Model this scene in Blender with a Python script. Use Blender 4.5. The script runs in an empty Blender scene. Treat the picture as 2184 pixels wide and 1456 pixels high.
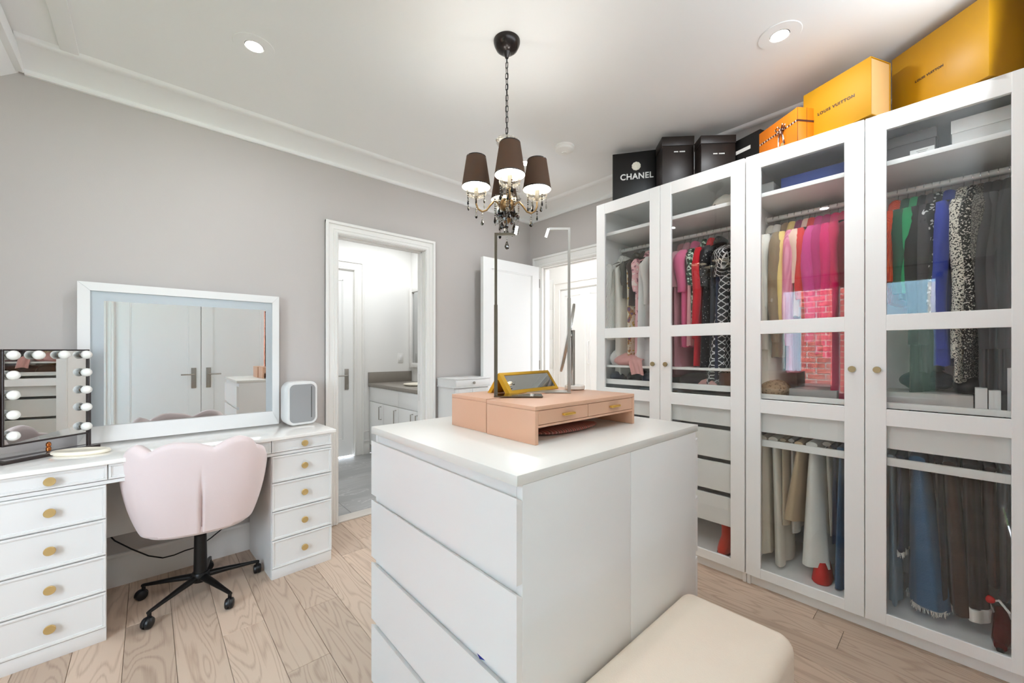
import bpy, bmesh, math, random
from mathutils import Vector, Matrix
random.seed(7)
PI = math.pi
sc = bpy.context.scene
COL = sc.collection

# ------------------------------------------------------------------ camera
cam_d = bpy.data.cameras.new('camera')
cam = bpy.data.objects.new('camera', cam_d); COL.objects.link(cam)
cam.location = (0, 0, 1.29)
cam.rotation_euler = (PI/2, 0, math.radians(47.9 - 90))
cam_d.sensor_width = 36; cam_d.lens = 858/2184*36
cam_d.shift_y = 20/2184
cam_d.clip_start = 0.02
sc.camera = cam

# ------------------------------------------------------------------ world, lights, exposure
w = bpy.data.worlds.new('sky'); sc.world = w; w.use_nodes = True
w.node_tree.nodes['Background'].inputs[0].default_value = (0.78, 0.87, 1.0, 1)
w.node_tree.nodes['Background'].inputs[1].default_value = 17.0
vs = sc.view_settings
vs.view_transform = 'Standard'; vs.look = 'None'; vs.gamma = 1.0; vs.use_curve_mapping = False
vs.exposure = 0.2
sc.cycles.use_denoising = True
sc.cycles.max_bounces = 14; sc.cycles.transparent_max_bounces = 24
sc.cycles.diffuse_bounces = 7
sc.cycles.sample_clamp_indirect = 6.0
sc.cycles.caustics_reflective = False; sc.cycles.caustics_refractive = False

def area(name, loc, rot, sx, sy, power, color=(1, 1, 1), shape='RECTANGLE', spread=None):
    d = bpy.data.lights.new(name, 'AREA'); d.shape = shape; d.size = sx; d.size_y = sy
    d.energy = power; d.color = color
    if spread: d.spread = math.radians(spread)
    o = bpy.data.objects.new(name, d); COL.objects.link(o); o.location = loc; o.rotation_euler = rot
    return o
FILL_W, POT_W, BATH_W, HALL_W, BULB_W = 14, 6.0, 18, 17, 1.5
# daylight: the sky enters by the window in the right wall; the portal only guides sampling
pl = area('window_portal', (-1.46, 0.88, 1.425), (0, -PI/2, 0), 1.39, 1.56, 1)
pl.data.cycles.is_portal = True
sd_ = bpy.data.lights.new('sun', 'SUN'); sd_.energy = 60; sd_.angle = math.radians(1); sd_.color = (1, 0.97, 0.92)
so = bpy.data.objects.new('sun', sd_); COL.objects.link(so); so.location = (5, 2, 8); so.rotation_euler = (0, math.radians(48), math.radians(20))
area('fill_behind_camera', (1.1, -0.12, 2.5), (math.radians(98), 0, 0), 2.6, 0.35, FILL_W, (0.82, 0.91, 1.0))  # added soft fill high behind the camera, stands in for bounced flash
area('bathroom_fill', (2.0, 4.1, 2.68), (0, 0, 0), 1.0, 1.2, BATH_W, (0.93, 0.97, 1.0))  # added fill that brightens the bathroom, no lamp modelled
area('hall_fill', (3.7, 2.6, 2.68), (0, 0, 0), 0.7, 1.6, HALL_W, (0.93, 0.97, 1.0))  # added ceiling fill for the hall, without a fitting

# ------------------------------------------------------------------ materials
def lin(c):
    return tuple((x/12.92 if x <= 0.04045 else ((x+0.055)/1.055)**2.4) for x in (v/255 for v in c))
MATS = {}
def mat(name, rgb, rough=0.5, metal=0.0, spec=0.5, bump=0.0, bscale=60, vary=0.0, vscale=4, sheen=0, rough_vary=0, stretch=(1, 1, 1), coat=0):
    m = bpy.data.materials.new(name); m.use_nodes = True; MATS[name] = m
    nt = m.node_tree; b = nt.nodes['Principled BSDF']
    c = lin(rgb) + (1,)
    b.inputs['Base Color'].default_value = c
    b.inputs['Roughness'].default_value = rough
    b.inputs['Metallic'].default_value = metal
    b.inputs['Specular IOR Level'].default_value = spec
    b.inputs['Coat Weight'].default_value = coat
    if sheen: b.inputs['Sheen Weight'].default_value = sheen
    if bump or vary:
        tc = nt.nodes.new('ShaderNodeTexCoord'); mp = nt.nodes.new('ShaderNodeMapping')
        mp.inputs['Scale'].default_value = stretch
        nt.links.new(tc.outputs['Object'], mp.inputs[0])
    if vary:
        n = nt.nodes.new('ShaderNodeTexNoise'); n.inputs['Scale'].default_value = vscale; n.inputs['Detail'].default_value = 6
        nt.links.new(mp.outputs[0], n.inputs['Vector'])
        mx = nt.nodes.new('ShaderNodeMix'); mx.data_type = 'RGBA'
        mx.inputs[6].default_value = tuple(max(0, x*(1-vary)) for x in c[:3]) + (1,)
        mx.inputs[7].default_value = tuple(min(1, x*(1+vary)) for x in c[:3]) + (1,)
        nt.links.new(n.outputs['Fac'], mx.inputs[0]); nt.links.new(mx.outputs[2], b.inputs['Base Color'])
    if bump:
        n2 = nt.nodes.new('ShaderNodeTexNoise'); n2.inputs['Scale'].default_value = bscale; n2.inputs['Detail'].default_value = 4
        nt.links.new(mp.outputs[0], n2.inputs['Vector'])
        bp = nt.nodes.new('ShaderNodeBump'); bp.inputs['Strength'].default_value = bump; bp.inputs['Distance'].default_value = 0.002
        nt.links.new(n2.outputs['Fac'], bp.inputs['Height']); nt.links.new(bp.outputs[0], b.inputs['Normal'])
    return m
def emit(name, rgb, s, rgb2=None):
    m = mat(name, rgb, 0.5); b = m.node_tree.nodes['Principled BSDF']
    b.inputs['Emission Color'].default_value = lin(rgb) + (1,); b.inputs['Emission Strength'].default_value = s
    return m
def ramp_mat(name, kind, scale, stops, rough=0.8, bump=0.2, metal=0, stretch=(1, 1, 1), interp='CONSTANT', detail=3, spec=0.4):
    """patterned cloth: a noise / voronoi / wave field through a colour ramp"""
    m = mat(name, (128, 128, 128), rough, metal, spec); nt = m.node_tree; b = nt.nodes['Principled BSDF']
    tc = nt.nodes.new('ShaderNodeTexCoord'); mp = nt.nodes.new('ShaderNodeMapping'); mp.inputs['Scale'].default_value = stretch
    nt.links.new(tc.outputs['Object'], mp.inputs[0])
    if kind == 'noise':
        n = nt.nodes.new('ShaderNodeTexNoise'); n.inputs['Detail'].default_value = detail; out = n.outputs['Fac']
    elif kind == 'voronoi':
        n = nt.nodes.new('ShaderNodeTexVoronoi'); out = n.outputs['Distance']
    elif kind == 'cells':
        n = nt.nodes.new('ShaderNodeTexVoronoi'); s = nt.nodes.new('ShaderNodeSeparateColor')
        nt.links.new(n.outputs['Color'], s.inputs[0]); out = s.outputs[0]
    else:
        n = nt.nodes.new('ShaderNodeTexWave'); n.inputs['Distortion'].default_value = detail; out = n.outputs['Fac']
    n.inputs['Scale'].default_value = scale
    nt.links.new(mp.outputs[0], n.inputs['Vector'])
    r = nt.nodes.new('ShaderNodeValToRGB'); cr = r.color_ramp; cr.interpolation = interp
    while len(cr.elements) < len(stops): cr.elements.new(0.5)
    for e, (p, c) in zip(cr.elements, stops): e.position = p; e.color = lin(c) + (1,)
    nt.links.new(out, r.inputs[0]); nt.links.new(r.outputs[0], b.inputs['Base Color'])
    if bump:
        bp = nt.nodes.new('ShaderNodeBump'); bp.inputs['Strength'].default_value = bump; bp.inputs['Distance'].default_value = 0.003
        nt.links.new(out, bp.inputs['Height']); nt.links.new(bp.outputs[0], b.inputs['Normal'])
    return m
def lattice_mat(name, bg, fg, k=22.0, wd=0.13, rough=0.7):
    m = mat(name, bg, rough); nt = m.node_tree; b = nt.nodes['Principled BSDF']
    tc = nt.nodes.new('ShaderNodeTexCoord'); sp = nt.nodes.new('ShaderNodeSeparateXYZ'); nt.links.new(tc.outputs['Object'], sp.inputs[0])
    def mth(op, a, b_=None):
        n = nt.nodes.new('ShaderNodeMath'); n.operation = op
        for i, v in enumerate((a, b_)):
            if v is None: continue
            if isinstance(v, (int, float)): n.inputs[i].default_value = v
            else: nt.links.new(v, n.inputs[i])
        return n.outputs[0]
    h = mth('ADD', mth('MULTIPLY', sp.outputs[1], 1.5), sp.outputs[0])
    outs = []
    for sgn in (1, -1):
        v = mth('ADD', mth('MULTIPLY', h, sgn*k*1.25), mth('MULTIPLY', sp.outputs[2], k))
        f = mth('ABSOLUTE', mth('SUBTRACT', mth('FRACT', v), 0.5))
        outs.append(mth('LESS_THAN', f, wd))
    t = mth('MAXIMUM', outs[0], outs[1])
    mx = nt.nodes.new('ShaderNodeMix'); mx.data_type = 'RGBA'
    mx.inputs[6].default_value = lin(bg) + (1,); mx.inputs[7].default_value = lin(fg) + (1,)
    nt.links.new(t, mx.inputs[0]); nt.links.new(mx.outputs[2], b.inputs['Base Color'])
    return m

WALLP = mat('wall_paper_grey', (192, 186, 182), 0.9, bump=0.12, bscale=160, vary=0.02, vscale=3, stretch=(1, 1, 1))
CEIL = mat('ceiling_white', (240, 240, 238), 0.92, bump=0.04, bscale=60)
TRIM = mat('trim_white', (233, 231, 227), 0.45)
DOORW = mat('door_white', (238, 238, 236), 0.4)
BATHWALL = mat('bathroom_wall', (236, 235, 232), 0.8)
PAX = mat('wardrobe_white', (246, 245, 242), 0.42, vary=0.012, vscale=25, stretch=(8, 8, .5))
PAXIN = mat('wardrobe_inner_white', (249, 249, 248), 0.55)
MALM = mat('dresser_white', (236, 234, 231), 0.38)
LACQ = mat('vanity_white', (228, 227, 225), 0.3)
GLOSSTOP = mat('gloss_white_top', (244, 241, 236), 0.12, coat=0.5)
WTOP = mat('island_top_white', (228, 225, 218), 0.28)
BRASS = mat('brushed_brass', (206, 176, 118), 0.38, 0.55)
DBRASS = mat('dull_brass', (158, 140, 104), 0.45, 0.7)
STEEL = mat('satin_nickel', (170, 165, 158), 0.32, 1.0)
CHROME = mat('chrome', (215, 215, 215), 0.08, 1.0)
CHROMED = mat('dark_chrome', (120, 112, 100), 0.15, 1.0)
MIRROR = mat('mirror', (232, 234, 234), 0.0, 1.0)
MIRRORG = mat('mirror_grey', (205, 207, 207), 0.02, 1.0)
FROST = mat('frosted_band', (186, 193, 197), 0.35, 0.35)
BLACKM = mat('black_metal', (18, 18, 18), 0.35, 0.3)
BLACKP = mat('black_plastic', (14, 15, 18), 0.35)
DBROWN = mat('dark_mirror_frame', (40, 28, 26), 0.3)
PINKV = mat('pink_velvet', (226, 208, 206), 0.85, sheen=0.5, bump=0.15, bscale=220, vary=0.025, vscale=9)
PINKP = mat('pink_piping', (236, 202, 198), 0.8)
PEACH = mat('peach_lacquer', (212, 168, 140), 0.42, vary=0.02, vscale=3)
GOLDY = mat('gold_yellow_lacquer', (214, 164, 38), 0.32, 0.25)
CREAM = mat('cream_fabric', (238, 222, 203), 0.9, bump=0.3, bscale=260, vary=0.03, vscale=12)
CERAM = mat('cream_ceramic', (240, 232, 214), 0.3)
COUNTER = mat('taupe_stone', (138, 131, 122), 0.4, vary=0.06, vscale=30)
MARBLE = mat('grey_stone_tile', (165, 165, 163), 0.35)
CARDY = mat('yellow_card', (182, 130, 14), 0.6, vary=0.04, vscale=2, spec=0.25)
CARDY2 = mat('gold_yellow_card', (174, 124, 10), 0.42, vary=0.08, vscale=3, spec=0.35)
CARDI = mat('tan_card', (214, 172, 112), 0.6)
ORANGE = mat('orange_card', (212, 114, 10), 0.45)
BLACKC = mat('black_card', (10, 9, 9), 0.35)
BROWNC = mat('dark_brown_card', (34, 24, 19), 0.4, vary=0.1, vscale=4)
WHITEC = mat('white_card', (232, 231, 229), 0.5)
INK = mat('brown_ink', (58, 36, 18), 0.5)
WINK = mat('white_ink', (240, 240, 236), 0.5)
RIBB = ramp_mat('brown_ribbon', 'wave', 18, [(0, (70, 34, 20)), (0.72, (238, 214, 196))], 0.6, 0)
BLUEC = mat('blue_card', (44, 66, 132), 0.6, vary=0.06, vscale=12)
GREYC = mat('grey_card', (158, 155, 152), 0.6)
DGREYC = mat('charcoal_card', (92, 88, 88), 0.6)
GLASSM = bpy.data.materials.new('door_glass'); GLASSM.use_nodes = True
nt = GLASSM.node_tree; nt.nodes.remove(nt.nodes['Principled BSDF'])
tr = nt.nodes.new('ShaderNodeBsdfTransparent'); tr.inputs[0].default_value = (0.985, 0.99, 0.985, 1)
gl = nt.nodes.new('ShaderNodeBsdfGlossy'); gl.inputs['Roughness'].default_value = 0.0
fr = nt.nodes.new('ShaderNodeFresnel')
geo = nt.nodes.new('ShaderNodeNewGeometry'); ior_ = nt.nodes.new('ShaderNodeMapRange')      # thin pane: same reflection from both sides
ior_.inputs[3].default_value = 1.5; ior_.inputs[4].default_value = 1/1.5
nt.links.new(geo.outputs['Backfacing'], ior_.inputs[0]); nt.links.new(ior_.outputs[0], fr.inputs[0])
mx = nt.nodes.new('ShaderNodeMixShader')
nt.links.new(fr.outputs[0], mx.inputs[0]); nt.links.new(tr.outputs[0], mx.inputs[1]); nt.links.new(gl.outputs[0], mx.inputs[2])
nt.links.new(mx.outputs[0], nt.nodes['Material Output'].inputs[0])
def crystal(name, tint, ior=1.5, mixg=0.25):
    m = bpy.data.materials.new(name); m.use_nodes = True; nt = m.node_tree; nt.nodes.remove(nt.nodes['Principled BSDF'])
    tr = nt.nodes.new('ShaderNodeBsdfTransparent'); tr.inputs[0].default_value = tint + (1,)
    gl = nt.nodes.new('ShaderNodeBsdfGlossy'); gl.inputs['Roughness'].default_value = 0.03
    lw = nt.nodes.new('ShaderNodeLayerWeight'); lw.inputs[0].default_value = mixg
    mx = nt.nodes.new('ShaderNodeMixShader')
    nt.links.new(lw.outputs[1], mx.inputs[0]); nt.links.new(tr.outputs[0], mx.inputs[1]); nt.links.new(gl.outputs[0], mx.inputs[2])
    nt.links.new(mx.outputs[0], nt.nodes['Material Output'].inputs[0])
    return m
CRYSTAL = crystal('clear_crystal', (0.86, 0.85, 0.82), mixg=0.5)
SMOKY = crystal('smoky_crystal', (0.20, 0.16, 0.10), mixg=0.35)
DARKCR = crystal('dark_crystal', (0.02, 0.02, 0.02), mixg=0.15)
BRONZE = mat('antique_bronze', (150, 122, 84), 0.3, 0.85)
BLKGLOSS = mat('canopy_black', (34, 26, 24), 0.25, 0.4)
BULB = emit('warm_bulb', (255, 244, 225), 14)
POT = emit('pot_lens', (255, 250, 240), 12)
VBULB = mat('unlit_white_bulb', (242, 240, 234), 0.3)
LED = emit('led_strip', (255, 255, 255), 1.6)
SHADE = bpy.data.materials.new('dark_organza_shade'); SHADE.use_nodes = True
nt = SHADE.node_tree; b = nt.nodes['Principled BSDF']
b.inputs['Base Color'].default_value = lin((66, 58, 54)) + (1,); b.inputs['Roughness'].default_value = 0.9
tl = nt.nodes.new('ShaderNodeBsdfTranslucent'); tl.inputs[0].default_value = lin((214, 178, 138)) + (1,)
mx = nt.nodes.new('ShaderNodeMixShader'); mx.inputs[0].default_value = 0.34
nt.links.new(b.outputs[0], mx.inputs[1]); nt.links.new(tl.outputs[0], mx.inputs[2]); nt.links.new(mx.outputs[0], nt.nodes['Material Output'].inputs[0])
SHADEIN = mat('white_shade_lining', (250, 246, 236), 0.7)

# oak planks: grain along the plank, tone varied per plank
def plank_mat():
    m = mat('oak_plank', (188, 160, 138), 0.42, spec=0.35); nt = m.node_tree; b = nt.nodes['Principled BSDF']
    N = nt.nodes.new; Lk = nt.links.new
    tc = N('ShaderNodeTexCoord'); oi = N('ShaderNodeObjectInfo')
    off = N('ShaderNodeVectorMath'); off.operation = 'MULTIPLY_ADD'
    cmb = N('ShaderNodeCombineXYZ')
    for i in range(3): Lk(oi.outputs['Random'], cmb.inputs[i])
    off.inputs[1].default_value = (31, 47, 9); Lk(cmb.outputs[0], off.inputs[0]); Lk(tc.outputs['Object'], off.inputs[2])
    mp = N('ShaderNodeMapping'); mp.inputs['Scale'].default_value = (1, 0.13, 1); Lk(off.outputs[0], mp.inputs[0])
    nz = N('ShaderNodeTexNoise'); nz.inputs['Scale'].default_value = 5.5; nz.inputs['Detail'].default_value = 2; nz.inputs['Distortion'].default_value = 0.3
    Lk(mp.outputs[0], nz.inputs['Vector'])
    ring = N('ShaderNodeMath'); ring.operation = 'MULTIPLY'; ring.inputs[1].default_value = 46; Lk(nz.outputs['Fac'], ring.inputs[0])
    frc = N('ShaderNodeMath'); frc.operation = 'PINGPONG'; frc.inputs[1].default_value = 1.0; Lk(ring.outputs[0], frc.inputs[0])
    mp2 = N('ShaderNodeMapping'); mp2.inputs['Scale'].default_value = (1, 0.03, 1); Lk(off.outputs[0], mp2.inputs[0])
    fn = N('ShaderNodeTexNoise'); fn.inputs['Scale'].default_value = 260; fn.inputs['Detail'].default_value = 3; Lk(mp2.outputs[0], fn.inputs['Vector'])
    add = N('ShaderNodeMix'); add.data_type = 'FLOAT'; add.inputs[0].default_value = 0.45
    Lk(frc.outputs[0], add.inputs[2]); Lk(fn.outputs['Fac'], add.inputs[3])
    r = N('ShaderNodeValToRGB'); r.color_ramp.elements[0].position = 0.08; r.color_ramp.elements[0].color = lin((166, 141, 122)) + (1,)
    r.color_ramp.elements[1].position = 0.5; r.color_ramp.elements[1].color = lin((197, 174, 154)) + (1,)
    Lk(add.outputs[0], r.inputs[0])
    hv = N('ShaderNodeHueSaturation'); mr = N('ShaderNodeMapRange'); mr.inputs[3].default_value = 0.86; mr.inputs[4].default_value = 1.12
    Lk(oi.outputs['Random'], mr.inputs[0]); Lk(mr.outputs[0], hv.inputs['Value']); Lk(r.outputs[0], hv.inputs['Color'])
    Lk(hv.outputs[0], b.inputs['Base Color'])
    bp = N('ShaderNodeBump'); bp.inputs['Strength'].default_value = 0.15; bp.inputs['Distance'].default_value = 0.001
    Lk(add.outputs[0], bp.inputs['Height']); Lk(bp.outputs[0], b.inputs['Normal'])
    return m
OAK = plank_mat()
SUBF = mat('subfloor_dark', (70, 55, 45), 0.8)

# ------------------------------------------------------------------ mesh builder
class MB:
    def __init__(s): s.bm = bmesh.new()
    def box(s, a, b, bev=0.0, seg=2, rot=None, piv=None):
        lo = [min(a[i], b[i]) for i in range(3)]; hi = [max(a[i], b[i]) for i in range(3)]
        r = bmesh.ops.create_cube(s.bm, size=1); vs = r['verts']
        for v in vs:
            v.co = Vector(((lo[i]+hi[i])/2 + v.co[i]*(hi[i]-lo[i])) for i in range(3))
        if bev:
            es = list({e for v in vs for e in v.link_edges})
            bev = min(bev, 0.49*min(hi[i]-lo[i] for i in range(3)))
            rr = bmesh.ops.bevel(s.bm, geom=es, offset=bev, segments=seg, affect='EDGES', profile=0.5)
            vs = list({v for f in rr['faces'] for v in f.verts} | {v for v in vs if v.is_valid})
        if rot is not None:
            p = Vector(piv) if piv else Vector(((lo[i]+hi[i])/2 for i in range(3)))
            for v in vs: v.co = rot @ (v.co - p) + p
        return s
    def rings(s, rings, closed=True, cap0=True, cap1=True):
        vr = [[s.bm.verts.new(p) for p in r] for r in rings]
        n = len(vr[0])
        for i in range(len(vr)-1):
            for j in range(n if closed else n-1):
                k = (j+1) % n
                s.bm.faces.new((vr[i][j], vr[i][k], vr[i+1][k], vr[i+1][j]))
        if closed and cap0 and n > 2: s.bm.faces.new(vr[0][::-1])
        if closed and cap1 and n > 2: s.bm.faces.new(vr[-1])
        return s
    def tube(s, pts, r, n=8, cap=True):
        pts = [Vector(p) for p in pts]; rs = r if isinstance(r, (list, tuple)) else [r]*len(pts)
        up = None; out = []
        for i, p in enumerate(pts):
            t = (pts[min(i+1, len(pts)-1)] - pts[max(i-1, 0)]).normalized()
            if up is None:
                up = Vector((0, 0, 1)) if abs(t.z) < 0.9 else Vector((1, 0, 0))
            a = t.cross(up).normalized(); b2 = a.cross(t).normalized(); up = b2
            out.append([p + (a*math.cos(2*PI*k/n) + b2*math.sin(2*PI*k/n))*rs[i] for k in range(n)])
        return s.rings(out, cap0=cap, cap1=cap)
    def lathe(s, prof, c=(0, 0, 0), n=24, axis='z', cap=True):
        out = []
        for r, z in prof:
            r = max(r, 1e-4)
            ring = []
            for k in range(n):
                x, y = r*math.cos(2*PI*k/n), r*math.sin(2*PI*k/n)
                p = (x, y, z) if axis == 'z' else ((z, x, y) if axis == 'x' else (y, z, x))
                ring.append(Vector(p) + Vector(c))
            out.append(ring)
        return s.rings(out, cap0=cap, cap1=cap)
    def sphere(s, c, r, sc_=(1, 1, 1), u=16, v=10):
        rr = bmesh.ops.create_uvsphere(s.bm, u_segments=u, v_segments=v, radius=r)
        for q in rr['verts']: q.co = Vector((q.co.x*sc_[0], q.co.y*sc_[1], q.co.z*sc_[2])) + Vector(c)
        return s
    def prism(s, poly, h, axis='z', at=0.0):
        """poly: 2D outline, extruded by h along an axis from 'at'"""
        def P(u, v, t):
            return {'z': (u, v, t), 'y': (u, t, v), 'x': (t, u, v)}[axis]
        a = [P(u, v, at) for u, v in poly]; b = [P(u, v, at+h) for u, v in poly]
        return s.rings([a, b])
ORG = {}
def build(name, mb, m, parent=None, world=True, smooth=35, loc=None):
    me = bpy.data.meshes.new(name); bm = mb.bm
    bmesh.ops.recalc_face_normals(bm, faces=bm.faces[:])
    if world and parent is not None:
        o_ = ORG.get(parent.name, Vector((0, 0, 0)))
        for v in bm.verts: v.co -= o_
    bm.to_mesh(me); bm.free()
    if smooth:
        for p in me.polygons: p.use_smooth = True
        me.set_sharp_from_angle(angle=math.radians(smooth))
    me.materials.append(m)
    o = bpy.data.objects.new(name, me); COL.objects.link(o)
    if parent is not None:
        o.parent = parent; ORG[o.name] = ORG.get(parent.name, Vector((0, 0, 0)))
    if loc: o.location = loc
    return o
def thing(name, label, cat, loc=(0, 0, 0), yaw=0, group=None, kind=None):
    o = bpy.data.objects.new(name, None); COL.objects.link(o); o.empty_display_size = 0.05
    o.location = loc; o.rotation_euler = (0, 0, yaw)
    ORG[o.name] = Vector(loc) if not yaw else Vector((0, 0, 0))
    if label: o['label'] = label
    if cat: o['category'] = cat
    if group: o['group'] = group
    if kind: o['kind'] = kind
    return o
def tag(o, label, cat, group=None):
    o['label'] = label; o['category'] = cat
    if group: o['group'] = group
    return o
def struct(name, mb, m, parent=None, smooth=35):
    o = build(name, mb, m, parent, smooth=smooth)
    if parent is None: o['kind'] = 'structure'
    return o
def B(*boxes, bev=0.0):
    mb = MB()
    for bx in boxes: mb.box(bx[0], bx[1], bev)
    return mb
def dup(o, name=None):
    """a copy of a thing and all it holds"""
    c = o.copy(); COL.objects.link(c)
    ORG[c.name] = ORG.get(o.name, Vector((0, 0, 0)))
    for ch in list(o.children):
        d = dup(ch); d.parent = c
    return c
def text(name, body, size, loc, yaw, m, parent, ext=0.0004, spacing=1.0, tilt=0, sx=1.0, bold=0.0):
    cu = bpy.data.curves.new(name, 'FONT'); cu.body = body; cu.size = size; cu.extrude = ext
    cu.align_x = 'CENTER'; cu.align_y = 'CENTER'; cu.space_character = spacing; cu.offset = bold
    cu.materials.append(m)
    tmp = bpy.data.objects.new('tmp', cu); COL.objects.link(tmp)
    me = bpy.data.meshes.new_from_object(tmp.evaluated_get(bpy.context.evaluated_depsgraph_get()))
    bpy.data.objects.remove(tmp)
    me.name = name; me.materials.clear(); me.materials.append(m)
    o = bpy.data.objects.new(name, me); COL.objects.link(o); o.parent = parent
    o.location = loc; o.rotation_euler = (PI/2, 0, yaw); o.scale = (sx, 1, 1)
    return o

# ================================================================== the setting
XL, XB, YC, YA, H = -1.45, 3.06, -0.25, 3.10, 2.74
floor = struct('floor', B(((XL, YC, -0.05), (4.25, YA+0.02, -0.014))), SUBF)
PLW = 0.1635; X0P = -0.0785 - 9*PLW
plank_me = {}
joints = {11: 2.228, 12: 1.797, 13: 2.18, 14: 1.35, 15: 2.6, 10: 1.55, 9: 2.6, 8: 1.9, 23: 0.35}
for i in range(35):
    xa = X0P + i*PLW
    if xa > 4.2: break
    y = joints.get(i, random.uniform(0.3, 2.8)); L0 = random.choice((1.35, 1.6, 1.85))
    segs = []; yy = y
    while yy > YC: segs.append((yy-L0, yy)); yy -= L0; L0 = random.choice((1.35, 1.6, 1.85))
    yy = y
    while yy < YA+0.02: L0 = random.choice((1.35, 1.6)); segs.append((yy, yy+L0)); yy += L0
    for ya, yb in segs:
        ya = max(ya, YC); yb = min(yb, YA+0.02)
        if yb - ya < 0.02: continue
        mb = MB(); g = 0.0007
        mb.box((xa+g, ya+g, -0.014), (xa+PLW-g, yb-g, 0), 0.0012, 1)
        build('plank', mb, OAK, floor, smooth=0)

wa = struct('wall_left', B(((XL, YA, 0), (1.047, YA+0.12, H)), ((1.783, YA, 0), (XB+0.12, YA+0.12, H)), ((1.047, YA, 2.16), (1.783, YA+0.12, H))), WALLP)
wb = struct('wall_back', B(((XB, YC, 0), (XB+0.12, 2.10, H)), ((XB, 2.93, 0), (XB+0.12, YA, H)), ((XB, 2.10, 2.165), (XB+0.12, 2.93, H))), WALLP)
wc = struct('wall_front', B(((XL, YC-0.12, 0), (-0.28, YC, H)), ((1.255, YC-0.12, 0), (XB, YC, H)), ((-0.28, YC-0.12, 2.35), (1.255, YC, H))), WALLP)
wd = struct('wall_right', B(((XL-0.15, YC, 0), (XL, 0.10, 2.4)), ((XL-0.15, 1.66, 0), (XL, YA, 2.4)), ((XL-0.15, 0.10, 0), (XL, 1.66, 0.7)), ((XL-0.15, 0.10, 2.15), (XL, 1.66, 2.4))), WALLP)
ceil = struct('ceiling', B(((-0.475, YC, H), (XB+0.12, YA+0.12, H+0.05))), CEIL)
mb = MB(); mb.prism([(-0.475, H+0.05), (-0.475, 2.66), (-1.0, 2.26), (XL-0.15, 2.26), (XL-0.15, 2.34), (-1.02, 2.34)], YA-YC+0.12, 'y', YC)
struct('ceiling_slope', mb, CEIL)
# ceiling boards along the ridge
for nm, x0_, x1_, z in (('trim_1', -0.315, -0.25, 2.730), ('trim_2', -0.50, -0.455, 2.655)):
    struct(nm, B(((x0_, YC, z), (x1_, YA-0.02, H if x0_ > -0.4 else H-0.01)), bev=0.003), CEIL)
prof = [(0, 2.655), (0.016, 2.655), (0.022, 2.662), (0.022, 2.678), (0.03, 2.684), (0.175, 2.729), (0.185, 2.726), (0.215, 2.726), (0.225, 2.731), (0.235, H), (0, H)]
mb = MB(); mb.prism([(YA-d, z) for d, z in prof], XB+0.455, 'x', -0.455); struct('trim_3', mb, CEIL)
mb = MB(); mb.prism([(XB-d, z) for d, z in prof], YA-YC, 'y', YC); struct('trim_4', mb, CEIL)
# baseboards
bprof = [(0, 0), (0.016, 0), (0.016, 0.10), (0.012, 0.112), (0.008, 0.15), (0.012, 0.158), (0.009, 0.172), (0, 0.175)]
mb = MB(); mb.prism([(YA-d, z) for d, z in bprof], 0.96-XL, 'x', XL); mb.prism([(YA-d, z) for d, z in bprof], XB-1.871, 'x', 1.871)
struct('baseboard_left', mb, TRIM)
mb = MB(); mb.prism([(XL+d, z) for d, z in bprof], YA-YC, 'y', YC); struct('baseboard_right', mb, TRIM)
mb = MB(); mb.prism([(YC+d, z) for d, z in bprof], XB-1.36, 'x', 1.36); struct('baseboard_front', mb, TRIM)

def casing(name, lo, hi, top, face, wdt, sgn, axis, m=TRIM, deep=0.12):
    """door casing round an opening lo..hi on a wall face; the casing stands proud by sgn"""
    root = bpy.data.objects.new(name, None); COL.objects.link(root); root['kind'] = 'structure'; ORG[root.name] = Vector((0, 0, 0))
    def bx(u0, u1, z0, z1, t0, t1):
        a, b2 = face+sgn*t0, face+sgn*t1
        return ((u0, a, z0), (u1, b2, z1)) if axis == 'x' else ((a, u0, z0), (b2, u1, z1))
    for s, e in ((-1, lo), (1, hi)):
        strips = [(0, wdt, 0.014), (wdt-0.022, wdt, 0.026), (0.006, 0.018, 0.019), (0.03, 0.036, 0.017)]
        mb = MB()
        for a0, a1, t in strips:
            q = bx(e+s*a0, e+s*a1, 0, top+a1, 0, t); mb.box(q[0], q[1], 0.0025, 1)
        build('casing_side', mb, m, root)
    mb = MB()
    for a0, a1, t in [(0, wdt, 0.0138), (wdt-0.022, wdt, 0.0258), (0.006, 0.018, 0.0188), (0.03, 0.036, 0.0168)]:
        q = bx(lo-a1, hi+a1, top+a0, top+a1, 0, t); mb.box(q[0], q[1], 0.0025, 1)
    build('casing_head', mb, m, root)
    mb = MB(); jt = 0.006
    for u0, u1, z0, z1 in ((lo, lo+jt, 0, top), (hi-jt, hi, 0, top), (lo, hi, top-jt, top)):
        q = bx(u0, u1, z0, z1, -deep, 0); mb.box(q[0], q[1])
    for u0, u1, z0, z1 in ((lo, lo+0.016, 0, top), (hi-0.016, hi, 0, top), (lo, hi, top-0.016, top)):
        q = bx(u0, u1, z0, z1, -0.075, -0.045); mb.box(q[0], q[1], 0.002, 1)
    build('jamb', mb, m, root)
    return root
door1 = casing('trim_5', 1.047, 1.783, 2.16, YA, 0.090, -1, 'x')
mb = MB()
for z in (0.85, 1.0):
    mb.box((1.7765, 3.165, z), (1.778, 3.195, z+0.085), 0.001)
build('hinge_leaf', mb, STEEL, door1)
casing('trim_6', 2.10, 2.93, 2.165, XB, 0.105, -1, 'y')
struct('trim_7', B(((1.053, YA, -0.004), (1.777, YA+0.12, 0.008)), bev=0.002), mat('threshold', (205, 198, 190), 0.4))

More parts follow.
